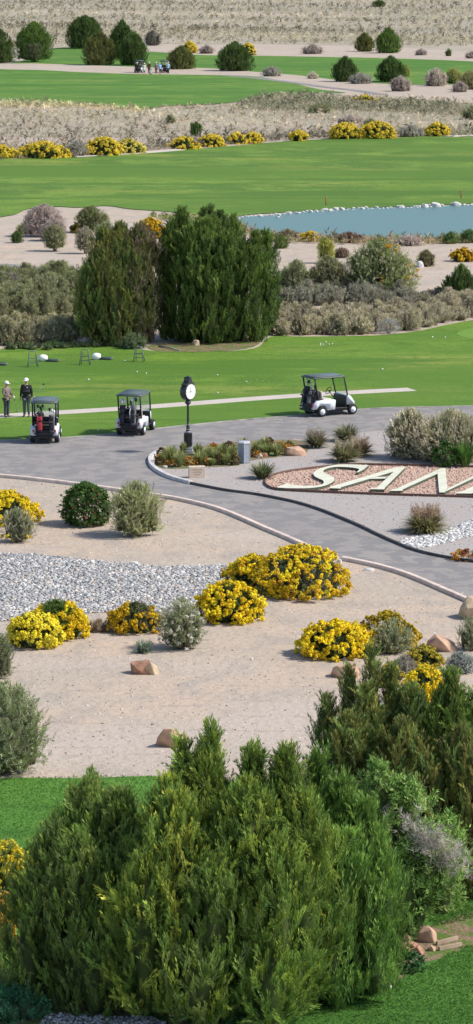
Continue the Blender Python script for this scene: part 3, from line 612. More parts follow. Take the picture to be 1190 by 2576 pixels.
scrub('scrub_band', 'low tan and grey scrub between the two fairways', mid_p, 9000, .30, [(.58, .51, .38), (.50, .44, .32), (.40, .37, .26), (.58, .48, .37), (.33, .33, .22), (.52, .43, .33)], (), .7)
scrub('sage_fringe', 'dark sage fringe below the sandy track', gpoly([(600, 268), (650, 248), (700, 240), (800, 242), (900, 254), (1000, 256), (1100, 262), (1190, 272), (1190, 292), (1000, 284), (850, 280), (700, 280), (600, 276)]), 4500, .32, [(.30, .32, .19), (.24, .27, .16), (.36, .35, .25), (.42, .38, .29)], (), 1.0)
scrub('grass_fringe', 'pale straw grass along the edge of bright fairway', gpoly([(-60, 258), (150, 262), (270, 268), (350, 275), (350, 283), (200, 274), (-60, 272)]), 900, .36, [(.60, .54, .34), (.42, .40, .24)], (), .8)
scrub('grey_brush', 'grey brush between the yellow bushes above the big fairway', gpoly([(-60, 378), (200, 372), (400, 364), (560, 352), (800, 340), (1190, 325), (1190, 342), (850, 347), (560, 366), (440, 376), (200, 392), (-60, 396)]), 2600, .36, [(.42, .39, .31), (.30, .30, .20), (.40, .36, .29)], (), .95)
scrub('pond_fringe', 'straw and green weeds along the near bank of pond', gpoly([(600, 572), (660, 592), (740, 598), (980, 602), (1100, 603), (1200, 594), (1200, 612), (980, 616), (740, 612), (640, 606)]), 1800, .2, [(.34, .28, .18), (.15, .18, .06), (.40, .30, .22), (.22, .22, .10)], (), 1.0)
scrub('bank_weeds', 'green weeds along the left bank of pond', gpoly([(380, 545), (560, 553), (620, 572), (560, 575), (430, 560)]), 900, .18, [(.20, .25, .07), (.28, .29, .12)], (), 1.0)
# ================================================================== TREES AND SHRUBS (far to near)
GF = 'junipers beside the far fairway'
def ftree(label, box_, cols=JD, **kw): return juniper(label, box_, group=GF, cols=cols, size=.6, k=3.6, trunk_r=.16, n=7, **kw)
ftree('dark juniper cut by the left edge of the photo beside the far fairway', (-42, 74, 38, 160), e=2.4)
ftree('round juniper with bare grey twigs on its lower front and a visible trunk', (34, 56, 134, 158), JG, e=2.6, low=.08, m=.5)
t0 = bpy.data.objects[-1] if False else None
ftree('dark juniper at the back left of the far clump, behind the olive one', (163, 40, 262, 124), e=2.4)
ftree('olive green juniper in front of the far clump, second from its left', (205, 82, 294, 166), JO, e=2.6)
ftree('tall dark juniper at the back right of the far clump', (272, 52, 342, 150), e=1.9)
ftree('dark green juniper at the front right of the far clump', (296, 82, 373, 166), e=2.4)
ftree('small dark olive juniper just right of the parked far carts', (418, 118, 492, 176), JO, e=2.4)
ftree('dark juniper standing alone between the two far fairways, touched with yellow', (542, 107, 640, 181), JD, e=2.4)
ftree('left juniper of the pair above the right end of the far fairway', (893, 84, 943, 131), JO)
ftree('right and larger juniper of the pair above the right end of the far fairway', (943, 72, 1012, 135), JG)
ftree('dark juniper on the far fairway edge, left of the pale mounded shrub', (834, 145, 902, 208), JD)
ftree('dark juniper on the far fairway edge, between two pale shrubs', (946, 144, 1022, 208), JD)
ftree('small dark bush alone on the desert plain at the top edge', (935, 2, 972, 18), JD)
juniper('small spiky green sapling above the big fairway', (476, 310, 510, 350), group=None, cols=JG, size=.4, k=2, trunk_r=.06, n=4, low=.25)
def fs(label, box_, cols=GREY, name='desert_shrub', **kw):
    kw.setdefault('size', .4); kw.setdefault('tpl', 'spray'); kw.setdefault('nst', 4); kw.setdefault('group', 'small shrubs beside the far fairways')
    return shrub(label, box_, name, 'shrub', cols=cols, **kw)
fs('grey leafless looking shrub right of the far juniper clump', (362, 76, 406, 116), [(.15, .15, .11), (.20, .18, .15)])
# bare grey twig patch on the round juniper: part of that tree
rt = [o for o in bpy.data.objects if o.get('label', '').startswith('round juniper with bare')][0]
q = 160; pp = np.stack([rng.normal(.1, .7, q), rng.uniform(-2.6, -1.9, q), rng.uniform(.7, 3.0, q)], 1)
V, F, C = instance(T['twigs'], pp, frames(rng.normal(0, .4, (q, 3))+[0, -.5, 1]), np.full(q, .5), palette([(.24, .20, .17), (.18, .15, .13)], q)); npmesh('bare_twigs', V, F, C, M['leaf'], rt)
fs('pale grey mounded shrub on the track, left of the small tan one', (656, 168, 711, 194), GREY)
fs('small tan round shrub alone on the sandy track', (771, 182, 803, 200), CREAM)
fs('pale grey mounded shrub right below the left dark juniper of the right pair', (876, 184, 942, 213), GREY)
fs('large pale pinkish shrub between far junipers and the sandy track', (978, 192, 1040, 232), PINKG)
fs('pale straw topped shrub at right beside yellow green brush', (1066, 172, 1130, 219), CREAM+PINKG)
fs('low grey brown shrub on the pink dirt strip', (756, 112, 818, 137), PINKG)
fs('small brown shrub on the dirt strip near the right edge', (1043, 124, 1078, 140), PINKG)
fs('dark little upright shrub on the dirt strip at far right', (1120, 124, 1137, 142), JD)
fs('brown shrub cut by the right edge on the dirt strip', (1170, 130, 1205, 148), PINKG)
fs('yellow green brush right of the straw topped shrub', (1118, 172, 1170, 212), [(.36, .36, .10), (.28, .30, .10)])
fs('yellow green brush cut by the right edge beside the far fairway', (1150, 178, 1215, 228), [(.33, .33, .12), (.28, .28, .14)])
fs('grey brown shrub below the yellow green brush at the right edge', (1136, 206, 1180, 234), PINKG)
fs('tan shrub low between the pale pinkish shrub and sandy track', (498, 114, 540, 136), PINKG)
fs('yellow green tuft behind the right dark juniper on the far fairway', (1008, 164, 1034, 194), [(.36, .38, .10)])
fs('small grey green round shrub in the scrub between fairways', (415, 290, 443, 312), SAGE)
for i, (lb, bx, cc) in enumerate((('low dark sage mound in the scrub, centre right', (770, 262, 840, 286), SAGE), ('grey mound in the scrub above the pair of yellow bushes', (842, 292, 920, 312), PINKG), ('grey green round shrub above the yellow bush near right', (908, 300, 958, 330), SAGE),
        ('grey bare shrub between the yellow bushes at right', (1000, 316, 1072, 346), GREY), ('pale grey brush left of the long yellow bush row', (160, 356, 220, 396), GREY), ('grey green shrub at the right edge above the big fairway', (1160, 268, 1215, 302), SAGE))):
    fs(lb, bx, cc, size=.35)
YG = 'yellow rabbitbrush along the top of the big fairway'
for lb, bx in (('yellow bush at the left edge above the big fairway', (-25, 369, 38, 399)), ('wide yellow bush, second from the left above the big fairway', (40, 360, 168, 400)), ('bright yellow bush left of the footpath start', (216, 348, 302, 393)), ('pale yellow bush just right of the bright one', (290, 352, 360, 388)),
        ('yellow bush left of the spiky sapling', (430, 348, 498, 377)), ('yellow bush right of the spiky sapling', (500, 342, 562, 370)), ('small yellow bush in the middle of the row', (574, 338, 618, 363)), ('small yellow bush right of the middle of the row', (614, 336, 658, 361)), ('lone small yellow bush midway to the right pair', (728, 332, 774, 356)),
        ('large yellow bush, left of the right pair above the big fairway', (830, 312, 908, 351)), ('large yellow bush, right of the right pair above the big fairway', (906, 308, 996, 350)), ('yellow bush near the right edge above the big fairway', (1072, 312, 1130, 344)), ('small yellow bush under the sandy track in the dark sage fringe', (888, 244, 950, 262)),
        ('yellow bush on top of the small olive juniper by the carts', (458, 106, 494, 134)), ('yellow bush behind the lone juniper between the far fairways', (606, 110, 642, 140))):
    rabbit(lb, bx, [(.84, .74, .18), (.76, .66, .16)] if 'pale' in lb else [(.86, .70, .09), (.80, .62, .07)], size=.35, fsize=.12, fk=1.2, group=YG, nst=3)
# ---- sandy bank left of the pond
BG = 'shrubs on the sandy bank'
def bs(label, box_, cols=GREY, **kw):
    kw.setdefault('size', .26); kw.setdefault('group', BG); return shrub(label, box_, 'desert_shrub', 'shrub', cols=cols, **kw)
bs('tall pinkish grey shrub at left on the sandy bank', (56, 514, 162, 598), PINKG, tips=[(.42, .34, .31)], e=2.4)
bs('pinkish grey shrub in front of the tall pinkish one', (96, 552, 168, 608), PINKG, tips=[(.45, .37, .33)])
bs('small green grey round shrub on dark stem below the pinkish shrubs', (108, 568, 166, 634), SAGE, m=.6, low=.15)
bs('dark small round bush at the far left on the sandy bank', (26, 584, 57, 612), JD)
bs('green shrub with yellowing base on the sandy bank', (186, 520, 276, 588), [(.16, .19, .07), (.22, .24, .10)], tips=[(.3, .3, .16)])
bs('pale small tree like shrub left of the big olive juniper', (188, 572, 240, 640), PINKG+SAGE, low=.2)
bs('pale green shrub in front of the yellowing one', (232, 560, 300, 612), [(.30, .33, .18), (.25, .27, .15)])
bs('yellow green low brush at far left behind the pinkish shrubs', (40, 562, 84, 590), [(.3, .31, .12)])
rabbit('golden round bush above the big olive juniper', (346, 552, 414, 600), GOLD, size=.28, fsize=.10, group=None)
rabbit('small golden tuft beside the yellowing green shrub', (176, 568, 206, 586), GOLD, size=.28, fsize=.09, group=None, nst=0)
# ---- right bank below the pond
bs('small green bush on the near pond bank left end', (688, 592, 728, 626), [(.14, .20, .05), (.2, .24, .08)])
bs('straw and brown brush on the near pond bank left', (690, 580, 760, 606), [(.3, .24, .15), (.25, .22, .12)])
rabbit('small yellow bush on the near pond bank', (756, 585, 800, 608), YEL, size=.25, fsize=.08, group=None)
bs('reddish brown bush on the near pond bank', (846, 588, 918, 612), [(.17, .09, .07), (.22, .13, .10)])
bs('tall thin yellow green shrub on the sandy slope below pond', (800, 600, 842, 664), [(.40, .40, .08), (.32, .36, .10)], tips=[(.55, .5, .08)], low=.2)
bs('brown low brush on the sandy slope below the pond', (838, 625, 880, 650), [(.26, .19, .13)])
bs('pink straw brush on the pond bank at right', (990, 596, 1070, 620), PINKG)
bs('green leafy bush on the pond bank, left of the right edge', (1112, 586, 1158, 614), [(.10, .19, .05), (.14, .22, .07)])
bs('green leafy bush on the pond bank at the right edge', (1156, 580, 1210, 612), [(.10, .20, .06), (.14, .22, .07)])
bs('round brown green shrub behind the white rock', (1048, 632, 1098, 672), [(.22, .20, .09), (.17, .16, .08)])
rabbit('golden low bush at the right edge on the sandy slope', (1138, 630, 1196, 659), GOLD, size=.28, fsize=.10, fk=1.4, group=None)
rock('white rock in front of the round brown shrub', (1048, 655, 1068, 673), 'palerock', 5)
r = bs('big open green grey shrub with a dark trunk and golden flower tufts', (862, 600, 1052, 752), [(.24, .29, .11), (.30, .33, .14), (.19, .25, .09)], size=.3, k=2.4, tips=[(.46, .43, .28)], low=.06, m=.55, nst=26, stemr=.035, flowers=GOLD, fk=.08, fsize=.08, flowerspec=lambda p, R, H: (p[:, 0] > R*.0) & (p[:, 2] > H*.3), group=None)
bs('olive green shrub right of the big dark green juniper', (700, 655, 790, 752), [(.20, .22, .10), (.24, .25, .13)], size=.28, low=.05, group=None)
bs('yellowish green shrub between olive shrub and big open shrub', (770, 645, 880, 750), [(.25, .25, .12), (.21, .22, .11)], size=.28, tips=[(.34, .32, .18)], group=None)
juniper('dark juniper at the right edge beyond the lawn', (1108, 668, 1216, 770), cols=JD, size=.34, k=2.6, trunk_r=.1, e=1.7)
# thickets that read as one mass
def thicket(name, label, pts, hpx, wpx, cols, size=.26, tips=None, rows=2, tpl='thin', k=3.0, drow=9):
    b0 = P(*pts[0]); L_ = []; path = smooth_path(pts, False, 16); acc = 0
    for rr in range(rows):
        last = None
        for i, (x, y) in enumerate(path):
            if last is None or abs(x-last) > wpx*.36:
                last = x; s = S(y); h = hpx/s*random.uniform(.6, 1.12)*(1-.0*rr); R = wpx/2/s*random.uniform(.7, 1.6)
                q = P(x+random.uniform(-8, 8), y-rr*drow-wpx*.03+random.uniform(-3, 3)); L_.append((q.x-b0.x, q.y-b0.y, 0, h, R, .3, 2.1))
    V, F, C = foliage(L_, tpl, size, k, cols, up=.8, depth=(.5, 1.08), noise=.45, jit=.2)
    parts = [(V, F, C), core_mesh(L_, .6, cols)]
    if tips: parts.append(foliage(L_, tpl, size, .5, tips, up=.9, depth=(.95, 1.1)))
    V, F, C = merge(parts); o = npmesh(name, V, F, C, M['leaf']); o.location = b0
    return tag(o, label, 'brush', kind='stuff')
thicket('sage_thicket', 'olive sage thicket left of the big juniper', [(-60, 805), (60, 808), (150, 803), (215, 795)], 66, 60, SAGE, rows=4, drow=17)
thicket('sage_thicket', 'yellow green brush at the top of left thicket', [(-60, 715), (30, 718), (80, 716), (130, 714), (185, 720)], 40, 50, [(.30, .31, .12), (.24, .26, .12), (.20, .21, .12)], rows=2)
thicket('sage_thicket', 'pale seeded brush along the back of the lawn at left', [(-60, 868), (40, 868), (110, 864), (190, 860)], 60, 54, [(.37, .35, .19), (.30, .31, .15), (.43, .39, .24)], tips=[(.46, .41, .28)], rows=2, drow=18)
shrub('tall yellow green shrub at left behind the thicket', (105, 658, 190, 745), 'desert_shrub', cols=[(.26, .27, .11), (.21, .23, .12)], size=.26)
shrub('grey purple round shrub at the left edge above the thicket', (-30, 690, 62, 742), 'desert_shrub', cols=[(.26, .22, .22), (.22, .20, .18)], size=.26)
thicket('sage_thicket', 'grey purple sage thicket beyond the lawn, centre right', [(690, 765), (780, 768), (880, 765), (960, 768), (1040, 772)], 44, 52, [(.29, .28, .21), (.33, .31, .24), (.25, .27, .16)], rows=4, drow=14)
thicket('sage_thicket', 'tan seeded brush along the back of the lawn at right', [(680, 842), (760, 842), (850, 842), (940, 838), (1040, 828), (1110, 812), (1200, 796)], 46, 54, [(.40, .36, .23), (.33, .32, .17), (.46, .40, .28)], tips=[(.50, .43, .33)], rows=3, drow=15)
thicket('sage_thicket', 'low grey green brush behind the tan seeded brush', [(1000, 785), (1080, 785), (1130, 782), (1200, 780)], 34, 50, [(.25, .24, .16), (.30, .27, .20)], rows=3)
shrub('bleached blue grey twiggy shrub on lawn edge, left of the two', (595+120, 812, 595+190, 850), 'desert_shrub', cols=[(.33, .30, .28)], size=.24, n=4) if False else None
shrub('bleached grey twiggy shrub at the lawn edge right of centre', (945, 800, 1010, 842), 'desert_shrub', cols=[(.40, .40, .40), (.34, .33, .31)], size=.26, tpl='twigs', k=3)
thicket('low_weeds', 'dark green weeds at the foot of left thicket', [(20, 880), (120, 878), (210, 872), (330, 874)], 14, 26, [(.05, .12, .03), (.08, .15, .05), (.2, .2, .1)], size=.2, rows=1)
# ---- the two big junipers beyond the lawn
juniper('big olive green juniper with dead grey twigs at its right, left of the pair', base=(300, 862), spec=[(205, 320, 592, 850, 0, .45, 2.4), (184, 300, 652, 858, -.2, .45, 2.5), (240, 365, 578, 860, .5, .5, 2.4), (290, 414, 582, 866, .3, .5, 2.4), (200, 330, 650, 870, -.8, .45, 2.6), (290, 402, 640, 870, -.6, .45, 2.6), (330, 412, 600, 850, .8, .5, 2.5), (186, 260, 700, 850, .1, .45, 2.4), (240, 350, 700, 874, -1.2, .5, 2.5), (200, 400, 600, 864, .1, .5, 2.5)],
    cols=JO+JD[:2], size=.62, k=4.4, tpl='wisp', trunk_r=.2, lean=(-.25, 0), up=1.4, lobecols={3: [(.15, .12, .09), (.12, .12, .05), (.20, .165, .13)], 5: [(.17, .145, .11), (.11, .115, .05), (.10, .12, .045)]})
juniper('big dark green juniper of upright plumes, right of the pair', base=(545, 856), spec=[(405, 600, 572, 864, -.1, .5, 2.5), (500, 690, 612, 866, -.1, .5, 2.5), (382, 480, 572, 862, .2, .5, 2.3), (415, 500, 540, 856, .5, .55, 2.3), (478, 570, 566, 864, -.3, .5, 2.4), (545, 632, 560, 862, 0, .5, 2.4), (592, 694, 600, 850, .2, .5, 2.4), (630, 708, 596, 830, .5, .5, 2.3), (420, 530, 590, 868, -.8, .45, 2.4), (510, 630, 600, 872, -.9, .45, 2.4), (590, 692, 640, 860, -.6, .45, 2.2), (460, 600, 560, 850, 1.3, .6, 2.0), (387, 450, 620, 850, -.3, .45, 2.0), (640, 708, 670, 820, .2, .42, 2.0), (460, 600, 680, 874, -1.3, .5, 2.4)],
    cols=[(.065, .115, .03), (.09, .15, .035), (.13, .195, .042), (.07, .12, .03)], size=.62, k=4.4, tpl='wisp', trunk_r=.22, up=1.4, noise=.3)
juniper('dark juniper top showing behind the big dark green one', base=(535, 800), spec=[(482, 545, 532, 780, 0, .5, 1.9), (520, 590, 540, 780, .2, .5, 1.9), (500, 560, 524, 760, .8, .5, 1.6)], cols=JD, size=.42, k=2.2, trunk_r=.18)
shrub('pale green grassy shrub at the foot of the olive juniper', (300, 842, 372, 880), 'desert_shrub', cols=[(.12, .18, .07), (.18, .22, .12)], size=.24, n=4)
rock('tan rock at the foot of the two big junipers', (482, 852, 503, 870), 'tanrock', 8)
tag((lambda bm: (tube(bm, [P(400, 873)+Vector((0, 0, .06)), P(425, 878)+Vector((0, 0, .1)), P(452, 884)+Vector((0, 0, .05))], [.05, .045, .03], 6), obj('fallen_branch', bm, M['twig'], None, True))[1])(NB()), 'bleached fallen branch under the big junipers', 'branch')
# ---- pond edge rocks
k_ = 0
for x in np.concatenate([np.arange(592, 1190, 8.0), np.arange(600, 1190, 13), np.arange(760, 1190, 17)]):
    x = float(x)+random.uniform(-4, 4); y = float(np.interp(x, [590, 620, 700, 760, 900, 1040, 1190], [553, 548, 543, 536.5, 527, 523.5, 518]))+random.uniform(-2.5, 2); wv = random.uniform(5, 10) if random.random() < .8 else random.uniform(10, 17)
    if random.random() < .15: continue
    rock('pale boulder in the row lining the far edge of the pond', (x-wv/2, y-wv*.62, x+wv/2, y), 'palerock', k_, group='pale boulders lining the pond', npts=10); k_ += 1
for lb, bx in (('largest pale boulder on the pond edge, near the right', (1082, 508, 1112, 523)), ('second large pale boulder at the pond edge, left of the largest', (1058, 512, 1080, 524)), ('large pale boulder on the pond edge by the right border', (1136, 506, 1158, 520)), ('white rock lying in the water near the left end of pond', (694, 543, 706, 550))):
    rock(lb, bx, 'palerock', len(lb), group='pale boulders lining the pond')
for x, y in ((820, 517), (1160, 500)):
    bm = NB(); lathe(bm, [(.05, 0), (.05, .7), (.03, .75)], 8); o = obj('marker_stake', bm, plain('red stake', (.5, .15, .08)), None, True); o.location = P(x, y); tag(o, 'thin red stake at the back of pond, '+('left one' if x < 1000 else 'right one'), 'stake', 'red stakes behind the pond')
# ================================================================== GOLF CARTS
def make_cart(label):
    r = empty('golf_cart', (0, 0, 0), 0, label, 'golf cart', 'golf carts')
    # white rear body: two quarter panels with a wheel arch and a seat pod between
    def arch(cx, rad, a0, a1, n=9): return [(cx+rad*math.cos(math.radians(a0+(a1-a0)*i/n)), .22+rad*math.sin(math.radians(a0+(a1-a0)*i/n))) for i in range(n+1)]
    prof = [(-1.22, .36), (-1.12, .62), (-.98, .745), (-.55, .76), (-.3, .73), (-.06, .745), (-.02, .70), (-.05, .30), (-.42, .28)]+arch(-.75, .31, 12, 150)+[(-1.1, .36)]
    bm = NB()
    for s in (-1, 1): sideprism(bm, prof, s*.60, s*.37)
    box(bm, (-.5, 0, .60), (.78, .84, .20), bev=.03)
    bmesh.ops.bevel(bm, geom=[e for e in bm.edges if abs(e.verts[0].co.y-e.verts[1].co.y) < 1e-4 and abs(abs(e.verts[0].co.y)-.6) < 1e-3], offset=.03, segments=2, affect='EDGES')
    obj('rear_body', bm, M['white'], r, True)
    bm = NB(); nose = [(.62, .48), (.60, .90), (.68, .93), (.86, .84), (1.06, .62), (1.13, .50), (1.10, .44), (1.0, .46), (.70, .46)]
    f = sideprism(bm, nose, -.50, .50)
    for v in bm.verts:
        if v.co.x > .9: v.co.y *= .86
    bmesh.ops.bevel(bm, geom=bm.edges[:], offset=.03, segments=2, affect='EDGES'); obj('front_body', bm, M['white'], r, True)
    bm = NB(); box(bm, (.12, 0, .27), (2.2, .96, .12), bev=.02); box(bm, (.28, 0, .335), (.62, 1.12, .05), bev=.015); box(bm, (-1.16, 0, .44), (.16, .70, .30), bev=.04); box(bm, (-1.21, 0, .29), (.10, 1.12, .09), bev=.02); box(bm, (-.98, 0, .60), (.14, .78, .3), bev=.03)
    box(bm, (1.08, 0, .36), (.14, .98, .14), bev=.03); box(bm, (.575, 0, .60), (.05, 1.04, .55), bev=.015); box(bm, (-.4, 0, .21), (1.3, .4, .12))
    obj('chassis', bm, M['black'], r, True)
    bm = NB(); box(bm, (-.42, 0, .755), (.46, .98, .10), bev=.04); obj('seat', bm, M['seat'], r, True)
    bm = NB(); box(bm, (-.70, 0, .99), (.10, .98, .36), Matrix.Rotation(-.2, 3, 'Y'), .04)
    bm2 = bm; bmesh.ops.translate(bm2, vec=(0, 0, 0), verts=bm2.verts); obj('seat_back', bm2, M['seat'], r, True)
    bm = NB(); tube(bm, [(-.84, -.46, .72), (-.90, -.46, 1.12), (-.90, .46, 1.12), (-.84, .46, .72)], .025); box(bm, (-.86, 0, .98), (.05, .90, .26), Matrix.Rotation(-.0, 3, 'Y'), .015); obj('seat_back_shell', bm, M['black'], r, True)
    bm = NB(); rp = [(-1.22, -.50), (-1.14, -.58), (.40, -.58), (.52, -.50), (.55, 0), (.52, .50), (.40, .58), (-1.14, .58), (-1.22, .50)]
    prism(bm, rp, 1.74, 1.80); prism(bm, [(x*.9-.03, y*.82) for x, y in rp], 1.802, 1.835)
    bmesh.ops.bevel(bm, geom=bm.edges[:], offset=.018, segments=2, affect='EDGES'); obj('roof', bm, M['roofgrey'], r, True)
    for s in (-1, 1):
        bm = NB(); tube(bm, [(.66, s*.50, .88), (.60, s*.51, 1.15), (.46, s*.52, 1.74)], .034, 6); obj('roof_strut', bm, M['black'], r, True)
        bm = NB(); tube(bm, [(-.88, s*.50, .72), (-1.0, s*.50, 1.2), (-1.1, s*.50, 1.74)], .036, 6); obj('roof_strut', bm, M['black'], r, True)
    bm = NB(); box(bm, (0, 0, 0), (.008, .98, .82), Matrix.Rotation(-.23, 3, 'Y')); bmesh.ops.translate(bm, vec=(.555, 0, 1.32), verts=bm.verts); obj('windshield', bm, M['glass'], r)
    bm = NB(); box(bm, (.12, 0, 1.68), (.10, .34, .10), bev=.02); obj('ceiling_console', bm, M['black'], r, True)
    bm = NB(); n = 20; c = Vector((.12, .26, 1.06)); q = Matrix.Rotation(-.95, 3, 'Y')
    tube(bm, [c+q@Vector((.17*math.cos(2*PI*i/n), .17*math.sin(2*PI*i/n), 0)) for i in range(n+1)], .018, 6); tube(bm, [c, (.5, .26, .62)], .022, 6); tube(bm, [c+q@Vector((0, -.16, 0)), c+q@Vector((0, .16, 0))], .015, 6)
    obj('steering_wheel', bm, M['black'], r, True)
    for x in (-.75, .90):
        for s in (-1, 1):
            y = s*.52; bm = NB(); lathe(bm, [(.12, -.09), (.20, -.10), (.225, -.075), (.235, 0), (.225, .075), (.20, .10), (.12, .09)], 20, 'y', (0, 0, 0)); wv = obj('wheel', bm, M['rubber'], r, True); wv.location = (x, y, .235)
            bm = NB(); lathe(bm, [(.135, -.105), (.135, -.10), (.12, 0), (.135, .10), (.135, .105)], 16, 'y'); lathe(bm, [(.05, -.12), (.05, .12)], 10, 'y'); obj('rim', bm, M['white'], wv, True)
    for s in (-1, 1):
        bm = NB(); box(bm, (.97, s*.33, .66), (.10, .16, .07), Matrix.Rotation(0, 3, 'Y'), .02); obj('headlight', bm, M['tub'], r, True)
        bm = NB(); box(bm, (-1.215, s*.47, .56), (.03, .07, .12), bev=.01); obj('tail_light', bm, plain('tail light red', (.4, .02, .02)), r, True)
    bm = NB(); tube(bm, [(-.95, -.42, 1.0), (-1.3, -.42, .95), (-1.3, .42, .95), (-.95, .42, 1.0)], .022, 6); box(bm, (-1.2, 0, .46), (.30, .86, .04), bev=.01); tube(bm, [(-1.3, 0, .95), (-.95, 0, 1.0)], .018, 6)
    obj('bag_rack', bm, M['black'], r, True)
    bm = NB(); box(bm, (-1.0, 0, .90), (.24, .84, .14), bev=.03); obj('sweater_basket', bm, M['black'], r, True)
    return r
def golf_bag(label, body, pocket, heads, loc, yaw, tilt=.12, trim=None, nclub=6, parent=None, group='golf bags on the carts', h=.86):
    r = empty('golf_bag', loc, yaw, label, 'golf bag', group); r.rotation_euler = (0, tilt, yaw)
    bm = NB(); lathe(bm, [(.11, 0), (.125, .03), (.115, .3), (.13, h-.1), (.145, h-.02), (.135, h)], 12); obj('body', bm, M[body], r, True)
    bm = NB(); box(bm, (-.13, 0, .28), (.12, .19, .36), bev=.04); box(bm, (-.13, .0, .60), (.09, .17, .18), bev=.03); obj('pocket', bm, M[pocket], r, True)
    bm = NB(); tube(bm, [(-.10, .09, h-.08), (-.2, .12, h-.3), (-.12, .1, .25)], .018, 5); obj('strap', bm, M[trim or pocket], r, True)
    for i in range(nclub):
        a = 2*PI*i/nclub; q = Vector((.07*math.cos(a), .07*math.sin(a), h-.05)); L_ = random.uniform(.17, .34); e = q+Vector((.04*math.cos(a)+random.uniform(-.03, .03), .04*math.sin(a), L_))
        bm = NB(); tube(bm, [q, e], .008, 5); m_ = heads[i % len(heads)]
        if m_ == 'metal': box(bm, tuple(e+Vector((0, .02, .0))), (.025, .085, .05), bev=.008)
        else: lathe(bm, [(.02, -.08), (.045, -.03), (.055, .03), (.03, .075)], 8, 'z', tuple(e))
        obj('club', bm, M[m_], r, True)
    return r
def on_cart(cart, x, y, z):
    a = cart.rotation_euler.z; return cart.location+Vector((x*math.cos(a)-y*math.sin(a), x*math.sin(a)+y*math.cos(a), z))
c3 = make_cart('white golf cart seen from its side, facing right on the road, right of the clock'); c3.location = P(829, 1046)+Vector((0, .45, .004)); c3.rotation_euler.z = math.radians(31)
c2 = copy_tree(c3); c2['label'] = 'white golf cart with black and grey golf bags, parked left of the clock'; c2.location = P(333, 1094)+Vector((.12, .75, .004)); c2.rotation_euler.z = math.radians(77)
c1 = copy_tree(c3); c1['label'] = 'white golf cart with a red golf bag, beside the man in the black jacket'; c1.location = P(113, 1113)+Vector((0, .75, .004)); c1.rotation_euler.z = math.radians(90)
golf_bag('black golf bag with white head covers on the cart facing right, far side', 'bagblack', 'bagblack', ['bagwhite', 'bagblack', 'metal'], on_cart(c3, -1.16, .24, .49), c3.rotation_euler.z, .18)
golf_bag('black golf bag with one white head cover on the cart facing right, near side', 'bagblack', 'baggrey', ['bagblack', 'bagwhite', 'metal'], on_cart(c3, -1.16, -.24, .49), c3.rotation_euler.z, .18, nclub=4, h=.7)
golf_bag('black golf bag with pale head covers on the left of middle cart', 'bagblack', 'bagblack', ['bagwhite', 'bagwhite', 'metal'], on_cart(c2, -1.18, .28, .49), c2.rotation_euler.z, .1)
golf_bag('grey golf bag with a white stripe on the right of middle cart', 'baggrey', 'bagblack', ['bagwhite', 'metal', 'bagblack'], on_cart(c2, -1.18, -.20, .49), c2.rotation_euler.z, .1, 'bagwhite', nclub=7)
golf_bag('red and black golf bag standing on the left cart', 'bagblack', 'bagred', ['bagblack', 'bagblack', 'metal'], on_cart(c1, -1.18, .17, .49), c1.rotation_euler.z, .1, 'bagred', nclub=5)
golf_bag('slim dark golf bag with white covers on the right of the left cart', 'baggrey', 'bagblack', ['bagwhite', 'bagblack'], on_cart(c1, -1.16, -.33, .49), c1.rotation_euler.z, .1, nclub=3, h=.75)
c4 = copy_tree(c3); c4['label'] = 'far golf cart at the left of the distant group, in front of the junipers'; c4.location = P(351, 184)+Vector((0, 0, .09)); c4.rotation_euler.z = math.radians(80); c4['group'] = 'golf carts'
c5 = copy_tree(c3); c5['label'] = 'far golf cart at the right of the distant group, behind the blue shirt'; c5.location = P(413, 184)+Vector((0, 0, .09)); c5.rotation_euler.z = math.radians(100)
golf_bag('white and black golf bag on the right far cart', 'bagwhite', 'bagblack', ['bagwhite'], on_cart(c5, -1.2, -.25, .49), c5.rotation_euler.z, .1, nclub=3, h=.75)
golf_bag('black golf bag on the left far cart', 'bagblack', 'bagblack', ['bagwhite'], on_cart(c4, -1.2, .25, .49), c4.rotation_euler.z, .1, nclub=3, h=.75)
golf_bag('black golf bag with a white pocket standing in the middle of the distant group', 'bagblack', 'bagwhite', ['metal'], P(379, 189)+Vector((0, 0, .11)), PI/2, .1, nclub=3, h=.8)
# ================================================================== PEOPLE
def skinmesh(name, nodes, edges, mat, parent, root=0, sub=1):
    """nodes: (x, y, z, r)"""
    bm = NB(); lay = bm.verts.layers.skin.verify(); vs = []
    for i, (x, y, z, r_) in enumerate(nodes):
        v = bm.verts.new((x, y, z)); rr = r_ if hasattr(r_, '__len__') else (r_, r_); v[lay].radius = rr; v[lay].use_root = (i == root); vs.append(v)
    for a, b_ in edges: bm.edges.new((vs[a], vs[b_]))
    o = obj(name, bm, mat, None); m_ = o.modifiers.new('skin', 'SKIN'); m_.use_smooth_shade = True
    s_ = o.modifiers.new('sub', 'SUBSURF'); s_.levels = sub; s_.render_levels = sub
    dg = bpy.context.evaluated_depsgraph_get(); me = bpy.data.meshes.new_from_object(o.evaluated_get(dg)); o.modifiers.clear(); o.data = me
    if not me.materials: me.materials.append(mat)
    for p in me.polygons: p.use_smooth = True
    if parent: o.parent = parent
    return o
